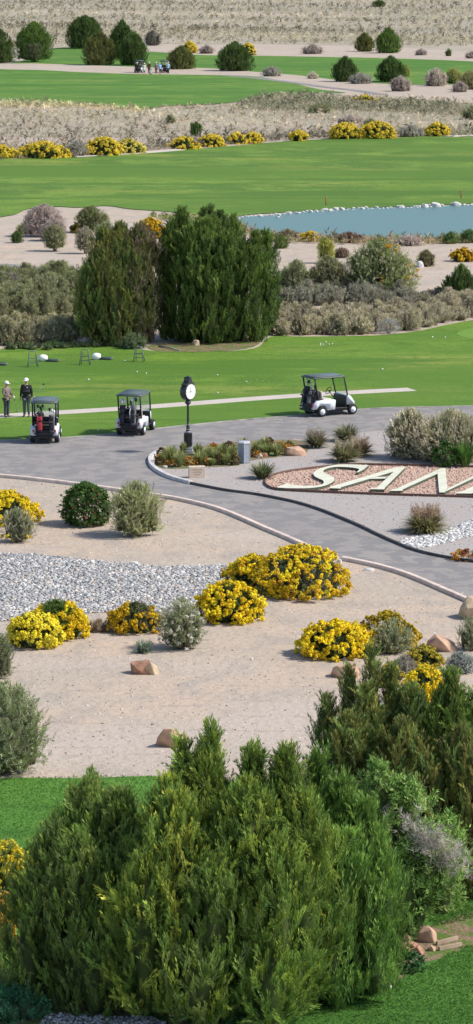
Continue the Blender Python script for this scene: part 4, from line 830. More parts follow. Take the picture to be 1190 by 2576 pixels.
def person(label, loc, rz, top, legs, H=1.75, armL=None, armR=None, lean=0.0, stance=.10, shorts=False, headgear='cap', detail=True, head_pitch=0.0, stocky=1.0, logo=False, shoes='black'):
    """faces local -Y; armL / armR: (elbow, wrist) offsets in metres for a 1.75 m figure"""
    k = H/1.75; r = empty('person', loc, rz, label, 'person', 'people'); r.scale = (k, k, k)
    def tilt(x, y, z): return (x, y-max(0, z-.95)*math.sin(lean), z-max(0, z-.95)*(1-math.cos(lean)))
    armL = armL or ((.25, .02, 1.14), (.27, -.03, .88)); armR = armR or ((-.25, .02, 1.14), (-.27, -.03, .88))
    nodes = [(0, 0, .95, (.15*stocky, .12*stocky)), (0, 0, 1.12, (.145*stocky, .12*stocky)), (0, -.01, 1.30, (.165*stocky, .115*stocky)), (0, 0, 1.45, (.075, .065)), (0, -.005, 1.51, .056), (0, -.02, 1.565, (.072, .08)), (0, -.02, 1.64, (.083, .098)), (0, -.01, 1.71, (.072, .083)), (0, 0, 1.745, (.035, .04))]
    nodes = [(*tilt(*n[:3]), n[3]) for n in nodes]; edges = [(i, i+1) for i in range(8)]
    hx = nodes[6]
    def add(n): nodes.append(n); return len(nodes)-1
    joints = {}
    for s, arm in ((1, armL), (-1, armR)):
        a = add((*tilt(s*.185*stocky**.5, 0, 1.40), .062)); edges.append((2, a))
        e = add((*tilt(*arm[0]), .043)); w_ = add((*tilt(*arm[1]), .028)); edges += [(a, e), (e, w_)]
        ev = Vector(nodes[w_][:3])-Vector(nodes[e][:3]); ev.normalize(); pw = Vector(nodes[w_][:3]); side = ev.cross(Vector((s, 0, 0)) if abs(ev.x) < .8 else Vector((0, 0, 1))).normalized()
        pm = add((*(pw+ev*.055), (.018, .034))); edges.append((w_, pm)); joints[s] = (Vector(nodes[a][:3]), Vector(nodes[e][:3]), pw, pw+ev*.12)
        if detail:
            for f in range(4):
                o_ = side*(.027-.018*f); c_ = Vector((-s, 0, 0))*.01; kn = add((*(pw+ev*.10+o_), .010)); tip = add((*(pw+ev*(.13+(.0, .012, .008, -.008)[f])+o_+c_), .0085)); ft = add((*(pw+ev*(.155+(.0, .012, .008, -.012)[f])+o_*.9+c_*2.5), .007)); edges += [(pm, kn), (kn, tip), (tip, ft)]
            th = add((*(pw+ev*.045+side*.04+Vector((-s, 0, 0))*.012), .011)); tt = add((*(pw+ev*.08+side*.055+Vector((-s, 0, 0))*.02), .0085)); edges += [(pm, th), (th, tt)]
        hp = add((s*.095, 0, .88, .088*stocky)); kn = add((s*stance, -.015, .50, .058)); an = add((s*(stance+.005), .02, .10, .042)); ft = add((s*(stance+.02), -.09, .045, .035)); edges += [(0, hp), (hp, kn), (kn, an), (an, ft)]
    if detail:
        nz = add((hx[0], hx[1]-.105, hx[2]-.015, .013)); edges.append((6, nz))
        for s in (-1, 1): er = add((s*.088, hx[1]+.01, hx[2]-.01, .016)); edges.append((6, er))
    skinmesh('body', nodes, edges, M['skin'], r)
    # shirt or jacket
    sn = [(*tilt(0, 0, .86), (.168*stocky, .135*stocky)), (*tilt(0, 0, .98), (.168*stocky, .14*stocky)), (*tilt(0, 0, 1.14), (.168*stocky, .14*stocky)), (*tilt(0, -.01, 1.31), (.185*stocky, .13*stocky)), (*tilt(0, 0, 1.46), (.075, .07))]; se = [(0, 1), (1, 2), (2, 3), (3, 4)]
    for s in (1, -1):
        a_, e_, w_, _ = joints[s]; i0 = len(sn); short = shorts
        sn += [(*a_, .083)]; se += [(3, i0)]
        if short: sn += [(*(a_+(e_-a_)*.75), .066)]; se += [(i0, i0+1)]
        else: sn += [(*e_, .063), (*(e_+(w_-e_)*.92), .046)]; se += [(i0, i0+1), (i0+1, i0+2)]
    skinmesh('shirt' if shorts else 'jacket', sn, se, M[top], r, 1)
    tn = [(0, 0, .97, (.158*stocky, .128*stocky))]; te = []
    for s in (1, -1):
        i0 = len(tn)
        tn += [(s*.095, 0, .87, .108*stocky), (s*(stance-.002), -.012, .52, .082)]; te += [(0, i0), (i0, i0+1)]
        if not shorts: tn += [(s*(stance+.005), .015, .12, .068), (s*(stance+.005), .01, .07, .07)]; te += [(i0+1, i0+2), (i0+2, i0+3)]
    skinmesh('shorts' if shorts else 'trousers', tn, te, M[legs], r)
    for s in (1, -1): skinmesh('shoe', [(s*(stance+.005), .045, .05, .048), (s*(stance+.02), -.06, .042, (.046, .036)), (s*(stance+.025), -.14, .036, (.038, .028))], [(0, 1), (1, 2)], M[shoes], r)
    c = Vector(hx[:3]); bm = NB()
    if headgear == 'cap':
        lathe(bm, [(.108, .015), (.112, .05), (.10, .095), (.065, .13), (.02, .142)], 14, 'z', (c.x, c.y+.01, c.z)); box(bm, (c.x, c.y-.14, c.z+.02), (.15, .12, .012), Matrix.Rotation(0, 3, 'X'), .004); obj('cap', bm, M['cap'], r, True)
    else: lathe(bm, [(.100, -.03), (.11, .03), (.10, .09), (.06, .13), (.02, .14)], 14, 'z', (c.x, c.y+.02, c.z)); obj('hair', bm, M['hair'], r, True)
    if detail:
        for s in (1, -1): bm = NB(); bmesh.ops.create_uvsphere(bm, u_segments=6, v_segments=4, radius=.011); o = obj('eye', bm, M['ink'], r, True); o.location = (c.x+s*.032, c.y-.093, c.z+.008)
        bm = NB(); box(bm, (c.x, c.y-.092, c.z-.052), (.045, .012, .009), bev=.003); obj('mouth', bm, plain('lips', (.33, .14, .11)), r, True)
    if logo: bm = NB(); box(bm, (.085, -.155*stocky, 1.36), (.06, .012, .04), bev=.005); obj('jacket_emblem', bm, M['tub'], r, True)
    return r, joints, k
def wpt(r, v): return Matrix.Translation(r.location) @ r.rotation_euler.to_matrix().to_4x4() @ Matrix.Scale(r.scale[0], 4) @ Vector(v)
pb, jb, _ = person('man in a black jacket and white cap standing on the concrete path', P(67, 1049)+Vector((0, 0, .022)), math.radians(-12), 'jacket', 'jeans', 1.74, stocky=1.12, logo=True)
pa, ja, _ = person('golfer in a brown plaid top and white cap at the left edge', P(17, 1050)+Vector((0, 0, .022)), math.radians(48), 'plaid', 'trousers', 1.62, armL=((.26, -.04, 1.14), (.15, -.30, 1.03)), armR=((-.26, -.04, 1.14), (-.08, -.34, 1.05)), stance=.085)
bm = NB(); g = ja[1][3]; lathe(bm, [(.03, -.06), (.045, -.02), (.048, .03), (.03, .07)], 8, 'z', tuple(g)); obj('glove', bm, M['tub'], pa, True)
def club(label, a, b_, headmat='metal', grip='black'):
    bm = NB(); o0 = Vector(a); d = Vector(b_)-o0; tube(bm, [(0, 0, 0), tuple(d)], .009, 6); o = obj('golf_club', bm, M['metal'], None, True); o.location = o0; tag(o, label, 'golf club')
    bm = NB(); tube(bm, [tuple(-d*.03), tuple(d*.25)], .016, 6); obj('grip', bm, M[grip], o, True)
    bm = NB(); box(bm, tuple(d), (.11, .07, .055), bev=.02); obj('club_head', bm, M[headmat], o, True); return o
h = wpt(pa, ja[1][3]); club('golf club held down by the golfer at the left edge', h, (P(43, 1036)+Vector((0, 0, .05))), 'metal')
h = wpt(pb, jb[1][3]); club('golf club with lime band held by the man in black, showing above the cart', h, P(97, 990, 0)+Vector((0, -11.2, 0)) if False else h+Vector((.52, .1, .72)), 'black', 'lime')
for lb, x, y, top, legs, Hh, rz, ln, kw in (('far golfer in white shirt at the left of the distant group', 363, 190, 'shirtwhite', 'shirtwhite', 1.7, 20, .1, {}), ('far golfer in a maroon vest in the middle of the distant group', 375, 187, 'maroon', 'jacket', 1.72, 160, .1, {}),
        ('far golfer in a light blue shirt bending forward in the distant group', 403, 190, 'blue', 'trousers', 1.78, 200, .35, {}), ('far golfer in grey with dark trousers left of the blue shirt', 393, 187, 'baggrey', 'maroon', 1.7, 30, .1, {}), ('far golfer in pale cyan at the right cart of the distant group', 423, 187, 'cyan', 'jacket', 1.7, 170, .15, {}), ('far golfer in dark clothes by the left far cart', 346, 186, 'jacket', 'jacket', 1.6, -20, .1, {})):
    person(lb, P(x, y)+Vector((0, 0, .11)), math.radians(rz), top, legs, Hh, lean=ln, shorts=(top in ('blue', 'shirtwhite')), detail=True, headgear='cap' if top != 'blue' else 'hair')
# ================================================================== CLOCK
ck = empty('street_clock', P(473, 1141)+Vector((0, .17, .01)), math.radians(0), 'black post clock with a white face, standing in the flower bed', 'clock')
bm = NB(); box(bm, (0, 0, .06), (.42, .42, .12), bev=.015); box(bm, (0, 0, .18), (.36, .36, .12), bev=.02); obj('plinth', bm, M['irongrey'], ck, True)
bm = NB(); lathe(bm, [(.17, .24), (.185, .27), (.165, .31), (.155, .5), (.16, .75), (.185, .80), (.185, .84), (.12, .87)], 8)
for i in range(8): a = 2*PI*i/8; tube(bm, [(.165*math.cos(a), .165*math.sin(a), .28), (.162*math.cos(a), .162*math.sin(a), .82)], .018, 6)
obj('pedestal', bm, M['iron'], ck)
bm = NB(); lathe(bm, [(.12, .862), (.10, .91), (.075, .93)], 12); obj('pedestal_cap', bm, M['irongrey'], ck, True)
bm = NB(); lathe(bm, [(.085, .93), (.09, .96), (.07, .98), (.075, 1.0), (.08, 1.02), (.08, 1.14), (.062, 1.16), (.055, 1.22), (.05, 1.5), (.045, 1.95), (.06, 1.99), (.045, 2.03)], 14); obj('post', bm, M['iron'], ck, True)
bm = NB(); lathe(bm, [(.082, 0), (.082, .035)], 14, 'z', (0, 0, .985)); lathe(bm, [(.07, 0), (.07, .03)], 14, 'z', (0, 0, 1.2)); obj('band', bm, M['irongrey'], ck, True)
bm = NB(); lathe(bm, [(.04, 2.03), (.11, 2.10), (.14, 2.13), (.14, 2.16), (.09, 2.19), (.13, 2.28)], 12); obj('bracket', bm, M['iron'], ck, True)
hd = empty('clock_head', (0, 0, 2.61), math.radians(52)); hd.parent = ck
bm = NB(); lathe(bm, [(.325, -.15), (.36, -.14), (.375, -.10), (.375, .10), (.36, .14), (.325, .15)], 32, 'y')
sideprism(bm, [(-.22, .26), (-.27, .29), (-.27, .335), (-.17, .37), (-.10, .46), (-.075, .57), (-.04, .62), (.04, .62), (.075, .57), (.10, .46), (.17, .37), (.27, .335), (.27, .29), (.22, .26)], -.14, .14)
obj('case', bm, M['iron'], hd)
for s in (-1, 1):
    bm = NB(); lathe(bm, [(.315, 0), (.315, s*.012)], 32, 'y', (0, s*.151, 0)); fc = obj('dial', bm, M['face'], hd)
    bm = NB()
    for i in range(12):
        a = 2*PI*i/12; big = i % 3 == 0; box(bm, (.27*math.sin(a), s*.166, .27*math.cos(a)), (.012 if not big else .02, .004, .035 if not big else .05), Matrix.Rotation(0, 3, 'Y'))
    obj('hour_mark', bm, M['ink'], fc)
    bm = NB()
    for a, L_, wd in ((math.radians(-8), .17, .018), (math.radians(-88), .12, .022)): tube(bm, [(0, s*.170, 0), (s*-L_*math.sin(a), s*.170, L_*math.cos(a))], wd*.5, 5)
    lathe(bm, [(.022, s*.165), (.022, s*.176)], 10, 'y'); obj('clock_hand', bm, M['ink'], fc)
bm = NB(); lathe(bm, [(.05, .57), (.035, .66), (.02, .68)], 10); obj('finial', bm, M['iron'], hd, True)
# ================================================================== BIN, BLOCK, STANDS
b_ = empty('litter_bin', P(614, 1167)+Vector((0, .25, .01)), 0, 'grey six sided litter bin with pale lid in front of the flower bed', 'bin')
bm = NB(); lathe(bm, [(.26, 0), (.275, .04), (.275, .80)], 6); 
obj('bin_body', bm, M['bin'], b_)
bm = NB()
for i in range(6):
    a = 2*PI*(i)/6; R0 = .275*math.cos(PI/6)
    box(bm, (math.cos(a)*R0, math.sin(a)*R0, .42), (.02, .19, .66), Matrix.Rotation(0, 3, 'Z') if False else None) if False else None
for i in range(6):
    a = 2*PI*(i+.5)/6; tube(bm, [(.276*math.cos(a), .276*math.sin(a), .02), (.276*math.cos(a), .276*math.sin(a), .80)], .014, 5)
obj('corner_trim', bm, M['binlid'], b_)
bm = NB(); lathe(bm, [(.27, .803), (.295, .82), (.295, .86), (.24, .90), (.1, .915)], 6); obj('lid', bm, M['binlid'], b_)
bm = NB(); box(bm, (0, 0, .22), (.66, .3, .48), bev=.02); o = obj('stone_block', bm, M['paleblock'], None); o.location = P(495, 1203)+Vector((0, .15, .01)); o.rotation_euler.z = .12; tag(o, 'tan rectangular stone block below the clock bed', 'stone block')
for i in range(3):
    bm = NB(); box(bm, (0, -.152, .34-.1*i), (.42-.08*i, .006, .035)); e_ = obj('inscription', bm, plain('worn inscription', (.40, .31, .23)), o)
def stand(label, x, y, hh, rz):
    r = empty('bag_stand', P(x, y)+Vector((0, .15, .01)), rz, label, 'bag stand', 'folding bag stands on the lawn'); w_ = .26
    bm = NB(); tube(bm, [(-w_, -.22, 0), (-.17, -.03, hh*.92), (-.12, 0, hh), (.12, 0, hh), (.17, -.03, hh*.92), (w_, -.22, 0)], .028, 6); obj('front_frame', bm, M['stand'], r, True)
    bm = NB(); tube(bm, [(-w_*.9, .28, 0), (-.15, .02, hh*.8)], .022, 6); obj('leg', bm, M['stand'], r, True)
    bm = NB(); tube(bm, [(w_*.9, .28, 0), (.15, .02, hh*.8)], .022, 6); obj('leg', bm, M['stand'], r, True)
    bm = NB(); box(bm, (0, -.10, hh*.56), (.42, .03, .05)); box(bm, (0, -.16, hh*.30), (.46, .03, .04)); obj('crossbar', bm, M['stand'], r)
stand('grey folding bag stand on the lawn, leftmost of the three', 82, 924, .78, .15); stand('grey folding bag stand on the lawn, middle of the three', 214, 919, .80, -.1); stand('grey folding bag stand on the lawn, right one below the olive juniper', 350, 911, .76, -.2)
def tub(label, x, y):
    bm = NB(); lathe(bm, [(.09, -.22), (.15, -.18), (.19, -.05), (.19, .08), (.13, .2), (.05, .24)], 16, 'y'); o = obj('ball_tub', bm, M['tub'], None, True); o.location = P(x, y)+Vector((0, 0, .165)); o.rotation_euler.z = PI/2; tag(o, label, 'tub', 'white ball tubs on the lawn')
def tray(label, x, y):
    r = empty('practice_tray', P(x, y)+Vector((0, 0, .01)), -.12, label, 'tray', 'dark practice trays on the lawn'); bm = NB(); prism(bm, [(-.33, -.16), (.3, -.2), (.34, 0), (.3, .2), (-.33, .16)], 0, .08); bmesh.ops.bevel(bm, geom=bm.edges[:], offset=.02, affect='EDGES'); obj('mat', bm, M['mat'], r)
    bm = NB(); tube(bm, [(-.33, -.15, .1), (.3, -.19, .1), (.33, 0, .12), (.3, .19, .1), (-.33, .15, .1)], .025, 6); obj('rail', bm, M['stand'], r, True)
tub('white plastic tub lying on the lawn, right of the leftmost bag stand', 109, 909); tub('white plastic tub lying on the lawn, right of the middle bag stand', 243, 905)
tray('dark low practice tray attached right of the left white tub', 133, 910); tray('dark low practice tray attached right of the middle white tub', 267, 905); tray('dark low practice tray cut by the left edge of photo', 2, 919)
for i, (x, y, c) in enumerate([(314, 909, 0), (345, 937, 0), (368, 941, 0), (223, 957, 1), (547, 945, 0), (548, 990, 0), (806, 866, 0), (812, 868, 0), (806, 870, 0), (820, 862, 0), (828, 868, 0), (836, 867, 0), (1088, 850, 1), (1120, 850, 0), (962, 930, 1), (620, 962, 0), (246, 1084, 0)]):
    bm = NB(); bmesh.ops.create_icosphere(bm, subdivisions=2, radius=.045 if c else .035); o = obj('golf_ball', bm, M['tub'], None, True); o.location = P(x, y)+Vector((0, 0, .04)); tag(o, 'white golf ball lying in the grass', 'golf ball', 'golf balls on the lawn')
# ================================================================== FLOWER BED
GB = [(.27, .33, .10), (.34, .38, .15), (.22, .28, .08), (.42, .42, .20)]
for i, (x0, y0, x1, y1, lb) in enumerate([(412, 1112, 448, 1168, 'tall pale grass tuft at the left end of the flower bed'), (436, 1128, 468, 1176, 'grass tuft just left of the clock base'), (452, 1108, 470, 1144, 'narrow grass tuft behind the clock base on the left'), (400, 1130, 424, 1170, 'low grass tuft by the nose kerb'),
        (486, 1112, 510, 1146, 'grass tuft right behind the clock base'), (488, 1128, 522, 1170, 'round grass tuft right of the clock base'), (510, 1120, 540, 1152, 'yellow green grass tuft two plants right of the clock'), (528, 1124, 556, 1166, 'grass tuft in the middle of the bed'), (545, 1112, 575, 1152, 'grass tuft in the middle back of the bed'),
        (550, 1136, 584, 1170, 'front grass tuft left of the bin'), (522, 1150, 545, 1172, 'small green tuft at the front of the bed'), (574, 1116, 598, 1156, 'grass tuft at the left shoulder of the bin'), (598, 1098, 626, 1130, 'grass tuft peeking above the bin'), (634, 1104, 662, 1140, 'grass tuft right of the bin top'), (655, 1094, 680, 1128, 'upright green grass tuft at the back right of the bed'),
        (650, 1112, 690, 1146, 'wide grass tuft in the right part of the bed'), (680, 1108, 715, 1148, 'grass tuft beside the orange flowers at the right end')]):
    grass_clump(lb, (x0, y0, x1, y1), GB, 240, 'grass_tuft', 'green grass tufts in the flower bed')
ORG = [(.62, .27, .04), (.68, .38, .05), (.5, .22, .05)]
def marigold(label, bx, cols=ORG, **kw): return shrub(label, bx, 'marigold_clump', 'flowers', cols=[(.09, .15, .04), (.12, .14, .05)], size=.10, flowers=cols, fk=.6, fsize=.04, nst=0, n=4, k=1.6, group='orange flowers', **kw)
for lb, bx in (('orange marigolds at the foot of clock, in front', (462, 1150, 498, 1172)), ('orange marigolds at the left tip of the flower bed', (418, 1160, 444, 1174)), ('orange marigolds near the kerb at far left of the bed', (396, 1146, 414, 1160)), ('yellow orange marigolds right of the round tuft', (506, 1156, 528, 1170)),
        ('orange marigolds in the centre of the bed', (512, 1136, 534, 1150)), ('orange marigolds right of the bin', (640, 1138, 662, 1152)), ('orange marigolds at the right end of the bed', (690, 1114, 722, 1138)), ('orange marigolds on top of the pink boulder bed', (702, 1120, 748, 1138)), ('small orange marigolds behind the bed middle', (528, 1118, 548, 1132))): marigold(lb, bx)
RU = [(.16, .09, .04), (.22, .13, .05), (.10, .11, .04), (.12, .07, .035)]
for lb, bx in (('rust leaved plant at the far left of the bed', (392, 1126, 420, 1152)), ('rust leaved plant below the rust one at the left', (390, 1148, 412, 1172)), ('rust leaved plant right of clock in the middle', (540, 1140, 565, 1170)), ('rust leaved plant left of the bin', (580, 1140, 602, 1172)), ('dark rust plant above the bin right shoulder', (668, 1100, 690, 1122)), ('rust and green plant in the right part of the bed', (626, 1128, 652, 1150)), ('rust leaved plant behind the clock bed', (560, 1110, 590, 1134)), ('rust plant between the tuft and the orange flowers', (712, 1110, 742, 1132))):
    shrub(lb, bx, 'rust_leaved_plant', 'plant', 'rust leaved plants in the flower bed', RU, .10, 2, 'leafy', nst=0, n=4)
rock('wide pink orange boulder at the right end of the flower bed', (710, 1122, 772, 1148), 'sandstone', 12, npts=20)
rock('small pale stone at the bed edge right of the bin', (636, 1140, 664, 1152), 'palerock', 4); rock('small red stone beside the pale stone of the bed', (660, 1138, 676, 1150), 'redrock', 5); rock('small pale stone by the nose kerb', (408, 1170, 422, 1178), 'palerock', 6)
for lb, bx in (('green grey ornamental grass left of the pair above the letters', (760, 1082, 830, 1127)), ):
    grass_clump(lb, bx, [(.17, .18, .09), (.22, .22, .12), (.28, .26, .15)], 420, wild=1.2, tips=[(.36, .3, .22)], group='ornamental grasses on the plaza')
grass_clump('green grey ornamental grass behind and right of the other', (834, 1062, 908, 1112), [(.15, .19, .08), (.21, .22, .11), (.28, .27, .15)], 450, wild=1.2, group='ornamental grasses on the plaza')
grass_clump('mounded fountain grass just above the letter S', (828, 1108, 905, 1164), [(.26, .26, .12), (.34, .31, .17), (.20, .22, .09)], 560, wild=1.5, group='ornamental grasses on the plaza', tips=[(.46, .40, .26)])
grass_clump('reddish fountain grass right behind the mounded one', (870, 1100, 942, 1148), [(.30, .24, .14), (.36, .26, .18), (.24, .22, .11)], 420, wild=1.5, group='ornamental grasses on the plaza', tips=[(.44, .33, .24)])
grass_clump('spiky green grass clump right below the bin', (626, 1154, 694, 1206), [(.17, .21, .08), (.24, .26, .13), (.14, .18, .08)], 300, wild=1.3, group='ornamental grasses on the plaza')
grass_clump('red tipped fountain grass beside the white stones at right', (1016, 1276, 1126, 1342), [(.27, .27, .11), (.36, .31, .17), (.22, .23, .09)], 800, wild=1.5, group='ornamental grasses on the plaza', tips=[(.44, .24, .17), (.46, .36, .24), (.42, .34, .22)])
for lb, pts in (('long dry stalk leaning over the grass left of the pair', [(790, 1120, 0), (778, 1085, 0), (766, 1075, 0)]), ('long dry stalk between the two grey grasses', [(838, 1110, 0), (870, 1095, 0), (905, 1090, 0)])):
    bm = NB(); q = [P(x, pts[0][1])+Vector((0, 0, (pts[0][1]-y)/S(pts[0][1])+.02)) for x, y, _ in pts]; q = [P(pts[0][0], pts[0][1])+Vector(((x-pts[0][0])/S(pts[0][1]), .1*i, (pts[0][1]-y)/S(pts[0][1])+.01)) for i, (x, y, _) in enumerate(pts)]
    tube(bm, q, .008, 4); tag(obj('dry_stalk', bm, M['seat'], None), lb, 'stalk')
shrub('large pale tan shrub at right, left one of the two behind the letters', (970, 1030, 1100, 1160), 'chamisa_shrub', 'shrub', 'large pale shrubs behind the letters', [(.32, .31, .18), (.42, .38, .25), (.24, .26, .13)], .3, 3, 'sagey', low=.02, m=.5, tips=CREAM+[(.52, .45, .30)], tipk=2.6, nst=26)
shrub('large pale shrub at right, cut by the right edge behind the letters', (1045, 1032, 1235, 1172), 'chamisa_shrub', 'shrub', 'large pale shrubs behind the letters', [(.32, .31, .17), (.40, .37, .23), (.22, .26, .11)], .3, 3, 'sagey', low=.02, m=.55, tips=CREAM+[(.54, .48, .30)], tipk=2.4, nst=26)
shrub('leafy dark green low plants in front of the pale shrub at right edge', (1085, 1110, 1160, 1178), 'leafy_plant', 'plant', None, [(.05, .12, .025), (.08, .17, .04)], .16, 2, 'leafy', nst=6)
grass_clump('green reed like plants at the right edge in front of pale shrub', (1140, 1100, 1200, 1177), [(.07, .17, .03), (.11, .22, .05)], 260, 'reed_clump', cat='reeds')
marigold('orange and red flowers at the right edge above the dark kerb', (1134, 1386, 1215, 1413), ORG+[(.3, .08, .04)])
# ================================================================== SANDY FOREGROUND PLANTS
bright = [(.90, .72, .03), (.93, .76, .04), (.86, .64, .03)]
rabbit('bright yellow rabbitbrush cut by the left edge above the cobbles', (-62, 1238, 92, 1322), bright, 1.2, .06)
shrub('pale green grey shrub in front of left yellow bush, yellow at its foot', (2, 1282, 88, 1369), cols=[(.29, .30, .17), (.24, .26, .14)], size=.26, tpl='sagey', depth=(.4, 1.15), k=2.4, low=.12, m=.6, tips=CREAM, flowers=bright, fk=.25, fsize=.045, flowerspec=lambda p, R, H: p[:, 2] < H*.28, nst=18)
shrub('dark green round leafy bush with reddish tips near the road', (154, 1210, 276, 1328), 'leafy_bush', 'shrub', None, [(.05, .115, .025), (.07, .15, .03), (.085, .14, .035)], .15, 3.6, 'leafy', low=.04, m=.48, e=2.6, n=9, tips=[(.17, .08, .04), (.07, .14, .03), (.05, .11, .025), (.06, .12, .03), (.09, .15, .04)], tipk=.5, nst=16)
shrub('pale sage green bush, flaring upward from a narrow foot, beside the dark green bush', (274, 1215, 411, 1356), cols=[(.33, .36, .15), (.40, .41, .20), (.26, .29, .12)], tpl='sagey', depth=(.45, 1.15), size=.32, k=3.0, low=.08, m=.68, e=2.2, n=9, tips=[(.46, .45, .28), (.40, .40, .22)], tipk=.9, nst=34, stemr=.025, group=None)
rabbit('largest yellow rabbitbrush, wide dome below the road bend', (640, 1372, 876, 1508), bright+[(.72, .48, .04), (.80, .60, .05)], 1.05, .06, .2, n=11, k=2.4, cols=[(.15, .18, .10), (.20, .22, .14), (.11, .14, .06)])
rabbit('left shoulder of yellow rabbitbrush joined to the largest one', (566, 1398, 705, 1490), bright+GOLD[:1], 1.1, .06, .2, n=8, k=2.2)
rabbit('yellow rabbitbrush low and left in front of the largest one', (496, 1466, 660, 1570), bright, 1.25, .062, .2, n=9, k=2.2)
rabbit('yellow rabbitbrush at left below the cobbles, green at its crown, lower lobe', (14, 1545, 150, 1633), [(.92, .78, .05), (.94, .82, .08)], 1.3, .06, .2, n=8, k=2.2)
rabbit('yellow rabbitbrush with green crown behind the low left one', (70, 1512, 214, 1612), [(.88, .70, .03), (.80, .60, .03)], 1.0, .06, .2, n=9, k=2.6, cols=[(.13, .19, .04), (.10, .16, .035)], flowerspec=lambda p, R, H: (p[:, 2] < H*.78) | (p[:, 0] > R*.3))
rabbit('round yellow rabbitbrush with a bare grey crown below the cobbles', (278, 1518, 407, 1596), [(.74, .52, .02), (.66, .44, .02)], .95, .06, .2, n=8, k=2.6, cols=[(.11, .15, .04), (.16, .14, .10)], flowerspec=lambda p, R, H: (p[:, 2] < H*.75) | (np.abs(p[:, 0]-.1) > R*.45))
shrub('dry brown low tuft between two yellow bushes', (212, 1560, 285, 1594), 'dry_tuft', 'shrub', None, [(.34, .26, .17), (.28, .21, .14), (.40, .32, .22)], .12, 2, 'thin', n=4)
SG = 'sage green shrubs in the sandy foreground'
def sg(lb, bx, **kw):
    kw.setdefault('cols', [(.27, .30, .15), (.33, .35, .20), (.21, .24, .12)]); kw.setdefault('tpl', 'sagey'); kw.setdefault('size', .27); kw.setdefault('depth', (.4, 1.15)); kw.setdefault('k', 2.8); kw.setdefault('tips', [(.40, .39, .28), (.34, .35, .22)]); kw.setdefault('m', .6); kw.setdefault('low', .08); kw.setdefault('n', 8); kw.setdefault('nst', 26); kw.setdefault('group', SG); return shrub(lb, bx, **kw)
sg('sage green shrub with white seed heads right of the grey crowned yellow bush', (400, 1510, 514, 1640), flowers=[(.75, .72, .62)], fk=.12, fsize=.03)
sg('small low grey green sage sprig above the broken rock', (341, 1620, 384, 1646), cols=[(.16, .22, .14), (.20, .26, .17)], tips=None, nst=4)
rabbit('bright yellow rabbitbrush dome at right, left of the sage shrub', (752, 1566, 938, 1660), bright, 1.25, .062, .2, n=10, k=2.4)
rabbit('loose golden rabbitbrush behind the right sage shrub', (900, 1540, 1050, 1640), [(.62, .46, .03), (.55, .40, .04)], .55, .055, .2, n=7, k=1.6)
sg('grey green sage shrub in front of loose golden rabbitbrush', (940, 1566, 1040, 1650))
rabbit('small mustard rabbitbrush below the golden one', (1020, 1630, 1112, 1684), [(.60, .48, .05), (.5, .42, .06)], .8, .055, .2, n=5)
rabbit('upright yellow rabbitbrush behind the spires of right juniper', (1020, 1680, 1116, 1772), bright, 1.1, .06, .2, n=6)
rabbit('yellow rabbitbrush half hidden behind right juniper, near the right edge', (1098, 1722, 1164, 1800), bright, .9, .06, .2, n=5)
rabbit('mustard rabbitbrush rising behind the spires, left of the upright yellow one', (950, 1672, 1012, 1730), [(.52, .42, .06)], .6, .055, .2, n=5)
sg('sage shrub cut by the right edge above the blue grey one', (1154, 1562, 1222, 1640))
shrub('low blue grey sage near the right edge', (1120, 1644, 1204, 1698), cols=[(.30, .32, .28), (.36, .38, .35), (.25, .27, .22)], size=.16, nst=8, name='sagebrush')
shrub('pale twiggy low bush between mustard rabbitbrush and the juniper spires', (985, 1652, 1050, 1705), 'twiggy_bush', cols=[(.34, .31, .27), (.28, .26, .2)], size=.16, tpl='thin', nst=10)
sg('sage shrub cut by the left edge, upper one', (-46, 1596, 32, 1712), cols=[(.17, .20, .09), (.22, .24, .13)])
sg('large dark sage green shrub cut by the left edge above the lawn', (-110, 1722, 116, 1962), cols=[(.19, .24, .09), (.25, .29, .13), (.30, .32, .19)], size=.34, tpl='sagey', depth=(.4, 1.15), k=3.2, n=12, nst=60, tips=[(.30, .30, .18), (.22, .25, .12)], stemr=.03)
rock('broken brown layered rock with tan face on the sand', (322, 1660, 384, 1698), 'redrock', 21, npts=15, top=.5); rock('tan split half of the broken rock, right side', (358, 1662, 400, 1699), 'tanrock', 23, npts=13)
rock('flat pinkish sandstone slab left of the right juniper spires', (828, 1666, 912, 1708), 'sandstone', 31, npts=14); rock('pointed red tan boulder at right between the sage shrubs', (1068, 1594, 1158, 1642), 'sandstone', 35, npts=13)
rock('large tan boulder cut by the right edge at the kerb', (1150, 1494, 1256, 1560), 'tanrock', 41, npts=26, top=.24); rock('pinkish tilted sandstone above the juniper top', (390, 1822, 474, 1884), 'sandstone', 44, npts=13)
rock('small white stone slab on the sand beside the gap in the kerb', (912, 1428, 944, 1438), 'palerock', 3, npts=10); rock('grey stone in the kerb gap', (846, 1404, 862, 1416), 'palerock', 9, npts=10)
rock('small white stone below the sage shrub', (630, 1655, 638, 1661), 'palerock', 3, npts=8)
